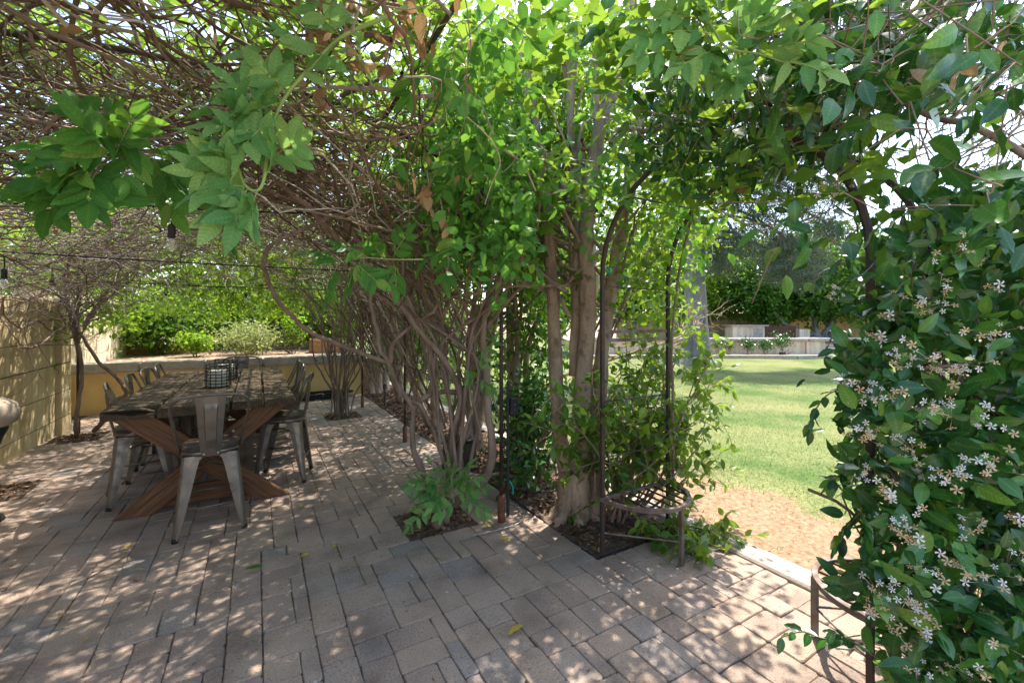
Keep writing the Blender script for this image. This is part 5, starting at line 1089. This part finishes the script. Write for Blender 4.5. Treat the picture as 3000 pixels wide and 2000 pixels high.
# bare twiggy branch over the lawn
bb = empty('bare_branch', at(1960, 1000, 5.0)); tag(bb, 'leafless pale twiggy branch sticking out over the lawn', 'branch')
def rec(p, d, ln, r, lev, out):
    e = p + d * ln; m_ = (p + e) / 2 + rng.normal(0, ln * .06, 3); out.append((smooth_path([p, m_, e], 6), np.linspace(r, r * .6, 6)))
    if lev == 0: return
    for k in range(3 if lev > 1 else 2):
        nd = d + rng.normal(0, 0.55, 3); nd /= np.linalg.norm(nd); rec(p + (e - p) * random.uniform(.45, 1), nd, ln * random.uniform(.6, .85), r * .6, lev - 1, out)
out = []; d0 = at(2140, 960, 5.2) - at(1960, 1000, 5.0); ln0 = np.linalg.norm(d0)
rec(np.array([0., 0, 0]), d0 / ln0 + np.array([0, 0, .25]), 0.36, .014, 4, out); rec(np.array([0., 0, 0.02]), d0 / ln0 + np.array([0, 0, .6]), 0.32, .012, 4, out)
out.append((smooth_path([np.array([2.45, 4.1, 0.2]) - np.array(bb.location), np.array([2.75, 4.05, .8]) - np.array(bb.location), np.zeros(3)], 6), np.linspace(.03, .015, 6)))
V, Q = tube_arrays(np.array([a for a, b in out]), np.array([b for a, b in out]), 5); tag(link('twigs', mesh_np('twigs', V, [Q], M['paleb'], True), bb), kind='stuff')

# ================================================================== STAR JASMINE ON THE ARCH
GV = leaf_variants('gloss', M['gloss'], 0.50, 6)
jm = empty('star_jasmine', (2.35, 0.70, 0)); tag(jm, 'dense dark glossy star jasmine with white flowers covering the arch leg', 'climber')
n = 5200; nc = 620
cpy = rng.uniform(560, 2060, nc); u_ = rng.random(nc)
lft = np.interp(cpy, [560, 700, 850, 1000, 1150, 1300, 1450, 1600, 1750, 1900, 2060], [2660, 2600, 2560, 2500, 2470, 2490, 2500, 2520, 2520, 2560, 2560]) + 28 * np.sin(cpy / 47.0)
cpx = lft + (3150 - lft) * u_; cpd = 1.42 + 0.85 * rng.random(nc) ** 1.3 + np.where(cpx < lft + 70, 0.18, 0)
cen = np.array([at(a, b, c) for a, b, c in zip(cpx, cpy, cpd)]); cen = cen[(cen[:, 2] > 0.0) & ((cpy > 950) | (rng.random(nc) < 0.6))]
i = rng.integers(0, len(cen), n); P = cen[i] + rng.normal(0, 0.042, (n, 3)); P[:, 2] = np.abs(P[:, 2]) + 0.02
tocam = np.array([0, 0, 1.5]) - P; tocam /= np.linalg.norm(tocam, axis=1, keepdims=True)
ok = (np.linalg.norm(P - [0, 0, 1.5], axis=1) > 1.15); P, tocam = P[ok], tocam[ok]
leaf_parts(jm, GV, T_BIG, M['gloss'], P, rand_dirs(len(P), -0.25), rand_dirs(len(P), 0.5) + 0.75 * tocam, rng.uniform(0.055, 0.10, len(P)))
tws = []
for k in range(150):
    a = np.array([random.uniform(2.3, 2.9), random.uniform(.4, .85), random.uniform(0, 1.2)]); b = a + np.array([random.gauss(0, .15), random.gauss(0, .12), random.uniform(.2, .8)])
    tws.append(smooth_path([a, (a + b) / 2 + rng.normal(0, .06, 3), b, b + rng.normal(0, .07, 3)], 9))
tws = np.array(tws) - np.array(jm.location); V, Q = tube_arrays(tws, (0.0022 + 0.005 * rng.random((150, 1)) ** 2) * np.ones((1, 9)), 5); tag(link('stems', mesh_np('stems', V, [Q], M['vinebark'], True), jm), kind='stuff')
# flower clusters
def cluster_mesh(k):
    r_ = random.Random(k); V, T_, RR = [], [], []
    for f in range([2, 6, 3, 7, 1, 5, 4, 6, 2, 3][k % 10]):
        c = np.array([r_.gauss(0, .024), r_.gauss(0, .024), r_.gauss(.01, .012)]); nrm = np.array([r_.gauss(0, .5), r_.gauss(0, .5), 1.0]); nrm /= np.linalg.norm(nrm)
        ux = np.cross(nrm, [1, 0.1, 0]); ux /= np.linalg.norm(ux); uy = np.cross(nrm, ux); sz = r_.uniform(.012, .0165); old = r_.random() < 0.18; rv = 0.85 + .1 * r_.random() if old else 0.62 * r_.random()
        if old: sz *= .7
        for p in range(5):
            t = 2 * math.pi * p / 5 + r_.uniform(-.1, .1); e1 = ux * math.cos(t) + uy * math.sin(t); e2 = -ux * math.sin(t) + uy * math.cos(t); b = len(V)
            V += [c, c + e1 * sz * .55 - e2 * sz * .17, c + e1 * sz * 1.05 + e2 * sz * .02 - nrm * sz * .12, c + e1 * sz * .95 + e2 * sz * .46, c + e1 * sz * .45 + e2 * sz * .14]
            T_ += [(b, b + 1, b + 4), (b + 1, b + 2, b + 4), (b + 2, b + 3, b + 4)]; RR += [rv] * 5
        # tube of the flower and its stalk to the cluster's centre
        b = len(V); s_ = np.array([0, 0, -.03]) - c; V += [c + ux * .0015, c + uy * .0015, c - ux * .0012, c + s_]; T_ += [(b, b + 1, b + 3), (b + 1, b + 2, b + 3), (b + 2, b, b + 3)]; RR += [0.3] * 4
    return mesh_np('flower_cluster', np.array(V), [np.array(T_)], M['petalf'], False, RR)
def petalf():
    m = M['petal'].copy(); m.name = 'jasmine_petal'; n = m.node_tree.nodes
    for x in n:
        if x.type == 'OBJECT_INFO':
            for l_ in list(x.outputs['Random'].links): m.node_tree.links.remove(l_)
    return m
M['petalf'] = petalf()
CM = [cluster_mesh(k) for k in range(10)]
fl = [(2745, 895), (2770, 850), (2650, 880), (2575, 960), (2545, 975), (2590, 905), (2610, 855), (2500, 1110), (2485, 1140), (2530, 1150), (2555, 1165), (2590, 1150), (2620, 1160), (2650, 1155), (2700, 1160), (2735, 1060), (2740, 1075), (2780, 1180), (2855, 1060), (2830, 1080), (2810, 1100), (2860, 1225), (2950, 1320), (2740, 1190), (2770, 1205), (2480, 1260), (2530, 1265), (2560, 1275), (2640, 1060), (2680, 1060), (2660, 1310), (2680, 1330), (2800, 1360), (2820, 1370), (2770, 1400), (2790, 1400), (2900, 1370), (2930, 1380), (2580, 1395), (2595, 1420), (2710, 1480), (2680, 1550), (2660, 1560), (2830, 1650), (2810, 1670), (2745, 1690), (2770, 1700), (2960, 1630), (2990, 1640), (2560, 1720), (2600, 1730), (2640, 1770), (2700, 1660), (2720, 1800), (2745, 1830), (2590, 1790), (2620, 1830), (2820, 1970), (2840, 1950), (2880, 1950), (2700, 1750), (2660, 1760), (2540, 1800), (2450, 1905), (2850, 700), (2880, 760), (2800, 735), (2770, 735), (2900, 820), (2440, 860), (2470, 860), (2410, 540), (2450, 570), (2480, 530), (2500, 525), (2940, 960), (2905, 990), (2620, 1540), (2560, 1380), (2850, 1550)]
fl += [(random.uniform(2520, 2990), random.uniform(720, 1990)) for _ in range(22)]
for (x, y_) in fl:
    best = None
    for d in np.arange(1.32, 2.2, 0.04):
        p = at(x, y_, d)
        if p[0] > 1.95 and p[1] < 1.02 or d > 2.1: best = d; break
    near_ = P[np.hypot(proj(P)[0] - x, proj(P)[1] - y_) < 45]
    d = min(proj(near_)[2].min() - 0.02, 1.95) if len(near_) else 1.75
    o = link('flower_cluster', random.choice(CM), jm); p = at(x + random.uniform(-8, 8), y_ + random.uniform(-8, 8), max(d, 1.2))
    o.location = p - np.array(jm.location); tc = Vector(np.array([0, 0, 1.5]) - p).normalized() + Vector((random.gauss(0, .3), random.gauss(0, .3), .35 + random.gauss(0, .3)))
    s_ = random.uniform(0.55, 1.0); o.rotation_euler = tc.to_track_quat('Z', 'Y').to_euler(); o.scale = (s_, s_, s_)
# sprigs reaching out of the jasmine
def sprig(parent, pts, nl, L, vs, tm, mt, out):
    path = smooth_path(pts, 24)
    for k in range(nl):
        t = 0.15 + 0.85 * k / (nl - 1); p = path[int(t * 23)]; ax = path[min(23, int(t * 23) + 1)] - path[max(0, int(t * 23) - 1)]; ax /= np.linalg.norm(ax) + 1e-9
        sd = np.cross(ax, [0, 0, 1]) * (1 if k % 2 else -1)
        out.append((p, sd * .8 + ax * .7 + rng.normal(0, .25, 3) + [0, 0, -.2], np.array([0, 0, 1]) + rng.normal(0, .35, 3) - .4 * FW, L * random.uniform(.75, 1.2)))
    return path
out = []; sp_ = []
for pts in (pd((2500, 740, 1.9), (2430, 790, 1.9), (2380, 830, 1.9)), pd((2480, 1130, 1.75), (2420, 1160, 1.75), (2385, 1210, 1.75), (2375, 1260, 1.75)), pd((2520, 1350, 1.75), (2450, 1400, 1.75), (2430, 1420, 1.75)), pd((2520, 1860, 1.8), (2420, 1870, 1.8), (2350, 1850, 1.8), (2290, 1865, 1.8)), pd((2560, 1400, 1.8), (2480, 1440, 1.8), (2440, 1400, 1.8)), pd((2560, 1650, 1.75), (2480, 1680, 1.75), (2440, 1700, 1.75)), pd((2600, 1950, 1.65), (2500, 1880, 1.65), (2440, 1850, 1.65)), pd((2520, 1500, 1.75), (2470, 1560, 1.75), (2460, 1620, 1.75))):
    sp_.append(sprig(jm, pts, 9, 0.062, GV, T_BIG, 'gloss', out))
V, Q = tube_arrays(np.array(sp_) - np.array(jm.location), np.full((len(sp_), 24), .0025), 5); tag(link('sprig_stems', mesh_np('sprig_stems', V, [Q], M['vinebark'], True), jm), kind='stuff')
leaf_parts(jm, GV, T_BIG, M['gloss'], *[np.array([x[k] for x in out]) for k in range(3)], np.array([x[3] for x in out]), 300, 'sprig_leaf')

# ---- glossy-leaved climber over the top of the arch
gc = empty('glossy_climber', (2.54, 2.12, 0)); tag(gc, 'large dark glossy leaved climber spreading over the top of the iron arch', 'climber')
vstem(gc, [(2.54, 2.14, 0), (2.50, 2.12, .8), (2.56, 2.16, 1.6), (2.5, 1.9, 2.3), (2.4, 1.5, 2.5), (2.3, 1.0, 2.4)], .010, .007)
vstem(gc, pd((3050, 480, 1.6), (2850, 370, 1.7), (2700, 330, 1.8), (2600, 220, 1.8), (2500, 60, 1.8)), .013, .009)
P, D, Nn, Ls, tw = [], [], [], [], []
def cl(cx, cy, d, k, spread, L):
    c = at(cx, cy, d)
    for _ in range(k):
        p = c + rng.normal(0, spread, 3); P.append(p); D.append(rng.normal(0, .7, 3) + [0, 0, -.55]); Nn.append(rng.normal(0, .5, 3) + [0, 0, .6] - .35 * FW); Ls.append(L * random.uniform(.7, 1.25))
    tw.append(smooth_path([c + rng.normal(0, .05, 3), c + rng.normal(0, .08, 3) + [0, 0, .06], c + rng.normal(0, .11, 3) + [0, 0, .12], c + rng.normal(0, .16, 3) + [0, 0, .16]], 9))
for k in range(140):                    # mass along the arch crown
    x = random.uniform(1880, 2560); cl(x, 330 + 60 * math.sin((x - 1900) / 200) + random.gauss(0, 75), random.uniform(1.9, 2.75), 11, .085, .075)
for k in range(60): cl(random.uniform(2300, 3050), random.uniform(-120, 260), random.uniform(1.5, 2.3), 9, .10, .095)
for k in range(60): cl(random.uniform(2050, 2800), random.uniform(-60, 330), random.uniform(1.6, 2.6), 10, .09, .09)
for k in range(22): cl(random.uniform(2250, 2620), random.uniform(150, 320), random.uniform(1.35, 1.7), 6, .08, .10)
for k in range(22): cl(random.uniform(2480, 3000), random.uniform(560, 820), random.uniform(1.7, 2.4), 9, .09, .075)
for cx, cy, d, k in ((2380, 690, 1.5, 9), (2270, 700, 1.55, 5), (2560, 620, 1.4, 6), (2640, 640, 1.45, 5), (2760, 360, 1.15, 5), (2880, 540, 1.15, 6), (2960, 260, 1.1, 6), (2980, 640, 1.15, 5), (2900, 80, 1.15, 5), (2660, 250, 1.25, 5), (2330, 250, 1.35, 8), (2450, 230, 1.35, 8), (2700, 50, 1.25, 5), (2480, 60, 1.35, 6), (1900, 30, 1.7, 8), (1800, 60, 1.8, 8), (1990, 190, 1.5, 5), (2530, 190, 1.3, 6), (2800, 450, 1.2, 3), (2480, 380, 1.5, 6)): cl(cx, cy, d, k, .055, .098)
P = np.array(P); D = np.array(D); Nn = np.array(Nn); Ls = np.array(Ls); okk = np.linalg.norm(P - [0, 0, 1.5], axis=1) > 0.95
leaf_parts(gc, GV, T_BIG, M['gloss'], P[okk], D[okk], Nn[okk], Ls[okk])
V, Q = tube_arrays(np.array(tw) - np.array(gc.location), np.full((len(tw), 9), .0022), 5); tag(link('twigs', mesh_np('twigs', V, [Q], M['vinebark'], True), gc), kind='stuff')
# net of fine dry twigs against the sky
n = 330; A = np.array([at(random.uniform(2250, 3100), random.uniform(60, 640), random.uniform(1.9, 3.0)) for _ in range(n)]); B = A + rng.normal(0, 0.22, (n, 3)); t = np.linspace(0, 1, 8)[None, :, None]
mid = (A + B) / 2 + rng.normal(0, .08, (n, 3)); Pn = (1 - t) ** 2 * A[:, None] + 2 * t * (1 - t) * mid[:, None] + t * t * B[:, None] + rng.normal(0, .004, (n, 8, 3))
V, Q = tube_arrays(Pn - np.array(gc.location), (0.0016 + 0.005 * rng.random((n, 1)) ** 3) * np.ones((1, 8)), 4); tag(link('dry_twigs', mesh_np('dry_twigs', V, [Q], M['twig'], True, np.repeat(rng.random(n), 32)), gc), kind='stuff')

# ================================================================== FAR GARDEN ON THE LEFT
def shrub(label, base, r, n, L, mt, tm=T_MID, cat='shrub', h=None, stems=4): 
    b = np.asarray(base, float); h = h or r
    return tree('garden_shrub', label, b, h, [((b[0], b[1], b[2] + h * .62), (r, r, h * .5), 1)], n, L, M[mt], tm, 0.012, 'vinebark', None, 10, r * .22, 16, cat, .35, stems, -.1)
p = at(725, 1040, 10.6); shrub('pale variegated shrub spilling behind the stone cap of the retaining wall', (p[0], p[1], .70), .75, 2600, .075, 'varieg', h=.62)
p = at(575, 1045, 9.95); shrub('lime yellow leafy shrub leaning over the retaining wall cap', (p[0], p[1], .70), .36, 900, .085, 'lime', h=.5)
p = at(860, 1040, 11.0); shrub('upright lime green plant in front of the tan fence panel', (p[0], p[1], .70), .34, 620, .08, 'lime', h=.95)
p = at(330, 1040, 10.6); shrub('loose leafy bush beside the cedar planter against the cream wall', (p[0], p[1], .70), .55, 1100, .08, 'lime', h=1.1)
def planter(label, loc, rz, l_, w_, h_):
    o = empty('raised_planter', loc, rz); tag(o, label, 'planter', 'cedar planters in the raised garden')
    for s in (-1, 1):
        for k in range(2):
            MB().box(-l_ / 2, l_ / 2, s * w_ / 2 - .02, s * w_ / 2 + .02, k * h_ / 2 + .002, (k + 1) * h_ / 2 - .002).build('board', M['cedar'], o, .004)
            MB().box(s * l_ / 2 - .02, s * l_ / 2 + .02, -w_ / 2 + .021, w_ / 2 - .021, k * h_ / 2 + .002, (k + 1) * h_ / 2 - .002).build('board', M['cedar'], o, .004)
    MB().box(-l_ / 2 + .021, l_ / 2 - .021, -w_ / 2 + .021, w_ / 2 - .021, 0.01, h_ - .04).build('soil', M['soil'], o)
p = at(435, 1045, 10.8); planter('low cedar planter behind the wall next to the lime bush', (p[0], p[1], .70), 0, 1.3, .8, .22)
p = at(955, 1035, 11.4); planter('taller orange brown cedar planter beside the hedge end', (p[0], p[1], .70), 0, .7, .6, .34)
p = at(585, 985, 12.6); o = empty('barrel', (p[0], p[1], .70 + .24)); tag(o, 'black ribbed barrel lying on its side in the raised garden', 'barrel')
m_ = MB().lathe([(.02, -.36), (.21, -.36), (.22, -.33), (.23, -.12), (.24, -.115), (.24, -.10), (.23, -.095), (.23, .10), (.24, .105), (.24, .12), (.23, .125), (.22, .34), (.2, .36), (.02, .355)], 24); bo = m_.build('drum', M['blackbox'], o, 0, True); bo.rotation_euler = (R(90), 0, R(-60))
p = at(660, 1005, 13.6); o = empty('fence_panel', (p[0], p[1], .70)); tag(o, 'dark brown board fence panel behind the barrel', 'fence')
for k in range(9): MB().box(-.9 + .2 * k + .003, -.9 + .2 * (k + 1) - .003, -.012, .012, 0, .62 + random.uniform(-.005, .005)).build('board', M['brownfence'], o, .003)
p = at(885, 1020, 13.2); o = empty('fence_panel', (p[0], p[1], .70)); tag(o, 'tan smooth fence panels behind the upright lime plant', 'fence')
for k in range(4): MB().box(-.9 + .45 * k + .004, -.9 + .45 * (k + 1) - .004, -.02, .02, 0, .60 + .05 * (k % 2)).build('panel', M['tan'], o, .004)
p = at(380, 930, 12.0); tag(MB().tube([(p[0], p[1], .68), (p[0], p[1], 2.4)], .05, 10).build('garden_post', M['tan'], None, 0, True), 'pale wooden post standing among leaves near the cream wall', 'post')

bt = [((-4.6, 9.5), 3.6, 1.9, 'broad leafy tree rising beyond the yellow wall'), ((-3.6, 14.0), 4.2, 2.2, 'bright tree behind the cream wall corner'), ((-0.9, 15.5), 4.4, 2.2, 'sunlit tree directly behind the barrel'), ((1.6, 15.0), 4.0, 2.0, 'rounded tree behind the tan fence panels'), ((0.2, 19.5), 6.0, 2.8, 'tall tree at the end of the raised garden'), ((4.6, 17.5), 5.0, 2.4, 'leafy tree past the end of the hedge bed'), ((-5.5, 18.0), 6.0, 2.8, 'tall tree behind the cream wall'), ((3.4, 12.6), 3.4, 1.3, 'leafy tree between the hedge end and lawn'), ((4.2, 10.5), 9.0, 2.2, 'tall leafy tree on the lawn edge behind the hedge trees'), ((6.9, 8.8), 8.6, 2.2, 'tall leafy tree standing on the lawn behind the tan trunks')]
for k, ((x, y_), h_, r_, lab) in enumerate(bt):
    tree('garden_tree', lab, (x, y_, 0.7 if -2.6 < x < 2.1 else -0.05), h_, [((x, y_, h_ * .72), (r_, r_, h_ * .45), 3), ((x + r_ * .4, y_ - r_ * .4, h_ * .42), (r_ * .7, r_ * .7, h_ * .25), 1.2)], 7000, 0.13, M['lime'], T_FAR, .10, 'bark', 'trees behind the raised garden', 22, .24, 24, 'tree', .45)

for k, (x, y_, r_, h_, lab) in enumerate([(-1.9, 13.4, .9, 1.7, 'leafy bush behind the black barrel near the cream wall'), (-0.6, 15.2, 1.1, 2.1, 'broad bush directly behind the brown board fence'), (0.9, 14.6, 1.0, 2.0, 'rounded bush between the brown fence and the tan panels'), (2.0, 13.9, .9, 1.9, 'bush filling the corner behind the tan panels'), (-1.4, 16.8, 1.3, 2.6, 'tall bush at the back of the raised garden by the wall')]):
    tree('garden_bush', lab, (x, y_, .69), h_, [((x, y_, .7 + h_ * .5), (r_, r_, h_ * .5), 1)], 2600, .12, M['lime'] if k % 2 else M['tree'], T_FAR, .03, 'vinebark', 'bushes in the raised garden', 10, r_ * .2, 20, 'bush', .4, 3, -.1)
# ================================================================== FAR SIDE TREES
def wt(px_, d, z): p = at(px_, 940, d); return (p[0], p[1], z)
ft = [(2230, 24.0, 5.0, 2.6, 'tree', 'round dark leafy tree behind the cream fireplace'), (2420, 23.0, 5.2, 2.8, 'tree', 'spreading tree whose crooked trunk leans behind the steps'), (2600, 24.0, 4.8, 2.6, 'tree', 'dense tree to the right of the garden steps'), (2800, 22.0, 4.6, 2.6, 'tree', 'bushy tree partly hidden behind the jasmine'), (3050, 20.0, 5.0, 2.8, 'tree', 'leafy tree far behind the jasmine'), (2060, 26.0, 5.6, 3.0, 'lime', 'light green tree behind the great grey trunk'), (1850, 24.0, 5.5, 2.8, 'tree', 'leafy tree behind the iron arch side'), (1640, 22.0, 5.0, 2.6, 'lime', 'light green tree seen between the tan trunks'), (2350, 31.0, 6.2, 3.0, 'lime', 'taller pale tree behind the far garden wall'), (2700, 30.0, 6.5, 3.2, 'lime', 'tall pale tree beyond the far yellow wall')]
for px_, d, h_, r_, mt, lab in ft:
    x, y_, _ = wt(px_, d, 0)
    z0 = 0.45 if px_ > 1750 else -0.05; h_ *= 1.28
    tree('garden_tree', lab, (x, y_, z0), h_, [((x, y_, h_ * .62), (r_, r_, h_ * .42), 3), ((x - 1.0, y_ - .6, h_ * .42), (r_ * .6, r_ * .6, h_ * .22), 1.2), ((x + 1.0, y_ - .8, h_ * .45), (r_ * .6, r_ * .6, h_ * .25), 1.2)], 14000, 0.21, M[mt], T_FAR, .13, 'greybark', 'trees across the lawn', 26, .30, 26, 'tree', .5)
# crooked low limbs of the spreading tree
sp = bpy.data.objects.get('garden_tree')
lm = [o for o in bpy.data.objects if o.get('label', '').startswith('spreading tree')][0]
for pts in (pd((2425, 1005, 22.3), (2400, 985, 22.3), (2360, 975, 22.3), (2330, 965, 22.3), (2295, 945, 22.3), (2270, 915, 22.3)), pd((2420, 1000, 22.3), (2415, 975, 22.3), (2435, 950, 22.3), (2445, 910, 22.3)), pd((2395, 985, 22.3), (2390, 955, 22.3), (2375, 920, 22.3))):
    vstem(lm, pts, .16, .08, 'limb', 'greybark', .02)
# the great grey trunk with drooping needles
pn = empty('pine_tree', cw((2040 - 1500) * 15.5 / F, 15.5, -0.05)); tag(pn, 'great old pine with furrowed grey trunk standing on the lawn', 'tree')
pp = [(0, 0, -.05), (0.02, 0, 1.2), (-.05, .05, 3.5), (-.15, .1, 6.5), (-.1, 0, 10.5)]
stem('trunk', pp, .48, .20, M['greybark'], pn, 16, 26, .012)
stem('root_flare', [(0, 0, -.1), (0, 0, .12), (0.01, 0, .5)], .66, .42, M['greybark'], pn, 16, 6, .02)
bl_ = []; PN = []
B0 = np.array(pn.location)
for (tx, ty, td) in [(2260, 480, 14.5), (2330, 560, 14.0), (2220, 600, 14.5), (2290, 690, 14.2), (2400, 640, 14.5), (2180, 520, 14), (2350, 720, 15), (2150, 680, 14.5), (2120, 560, 15), (2440, 540, 15), (2270, 760, 14.2), (2080, 440, 15), (1980, 500, 15), (1960, 640, 15), (2240, 380, 15), (2380, 420, 14.5), (2100, 740, 15), (2330, 780, 14.6), (2200, 440, 14.5)]:
    e = at(tx, ty, td) - B0; h_ = min(9.5, e[2] + 1.0); a = np.array([-.1, .05, h_]); md = (a + e) / 2 + np.array([0, 0, .5]); path = smooth_path([a, md, e, e + [(e - a)[0] * .08, (e - a)[1] * .08, -.45]], 10); bl_.append(path)
    for k in range(750):
        q_ = path[random.randint(5, 9)] + rng.normal(0, .30, 3) * [1, 1, .62]; PN.append(q_)
V, Q = tube_arrays(np.array(bl_), np.linspace(.07, .015, 10)[None].repeat(len(bl_), 0), 6); tag(link('limbs', mesh_np('limbs', V, [Q], M['greybark'], True), pn), kind='stuff')
PN = np.array(PN); reps = 3; PN = np.repeat(PN, reps, 0) + rng.normal(0, .03, (len(PN) * reps, 3))
tag(link('crown', leaf_mesh('crown', T_NEEDLE, PN, rand_dirs(len(PN), -.8), rand_dirs(len(PN)), rng.uniform(.16, .34, len(PN)), M['pine']), pn), kind='stuff')
# rose bushes in front of the low wall
for k, (px_, lab) in enumerate([(2105, 'slim rose bush growing nearest the great pine trunk'), (2138, 'thin leggy rose bush second from the pine trunk'), (2190, 'full rose bush at the middle of the low cream wall'), (2242, 'low spreading rose bush beside the small flood light'), (2290, 'tallest rose bush nearest the garden steps')]):
    x, y_, _ = wt(px_, 18.7, 0); hh = [.75, .6, .75, .65, 1.0][k]; rr = [.22, .2, .3, .32, .42][k]
    tree('rose_bush', lab, (x, y_, .08), hh, [((x, y_, .08 + hh * .62), (rr, rr, hh * .42), 1)], [220, 130, 420, 380, 560][k], .085, M['gloss'], T_FAR, .014, 'vinebark', 'rose bushes along the low wall', 10, rr * .3, 12, 'rose bush', .2, 4, 0)

n = 900; P = np.stack([rng.uniform(-2.2, 2.6, n), rng.uniform(0.6, 9.3, n), np.full(n, .006)], -1); P = P[~((P[:, 0] > 1.84) & (P[:, 1] > 2.15))]
D = rand_dirs(len(P)); D[:, 2] *= .08
tag(link('leaf_litter', leaf_mesh('leaf_litter', T_MID, P, D, rand_dirs(len(P), 3.0), rng.uniform(.006, .022, len(P)), M['dry'])), 'tiny dry leaf crumbs strewn over the whole patio', 'leaf litter', kind='stuff')
# ================================================================== FALLEN LEAVES ON THE PAVERS
for px_, py_, kind, lab, rz in [(772, 1668, 'wist', 'broad green fallen leaf lying on the open pavers', 80), (1530, 1842, 'y', 'yellow green folded leaf standing on the front pavers', 100), (1440, 1552, 'y', 'yellow fallen leaf by the soil pit edge', 10), (1495, 1592, 'y', 'pale yellow leaf lying on pavers near the pergola post', 30), (1290, 1640, 'y', None, 20), (975, 1610, 'y', None, -40), (420, 1675, 'y', None, 60), (545, 1575, 'y', None, 10), (385, 1602, 'y', None, 120), (905, 1630, 'y', None, 75), (2130, 1620, 'yo', 'orange yellow curled leaf on the pavers beside the kerb', 15), (35, 1668, 'dry', None, 20), (200, 1810, 'dry', None, 70), (270, 1868, 'dry', None, 140), (635, 1415, 'y', None, 10), (930, 1440, 'y', None, 60), (405, 1705, 'dry', None, 30), (880, 1490, 'y', None, -20)]:
    d = F * HEYE / (py_ - 940); p = at(px_, py_, d); L = {'wist': .105, 'y': .055, 'yo': .075, 'dry': .05}[kind]
    if lab and kind == 'y': L = .085
    mm = {'wist': WV, 'y': leaf_variants('yl', M['yleaf'], .5), 'yo': leaf_variants('yl', M['yleaf'], .5), 'dry': DV}[kind]
    o = link('fallen_leaf', random.choice(mm)); o.location = (p[0], p[1], 0.012 + .1 * L); o.scale = (L * .9, L, L); o.rotation_euler = (R(random.uniform(4, 9)), R(random.uniform(-12, 12)), R(rz))
    g = None
    if lab is None: lab = {'y': 'small yellow leaf scattered on the shaded pavers', 'dry': 'small dry brown leaf scattered on the shaded pavers'}[kind]
    tag(o, lab, 'leaf', 'small %s leaves scattered over the pavers' % ('yellow' if kind == 'y' else 'brown') if 'small' in lab else 'fallen leaves on the pavers')
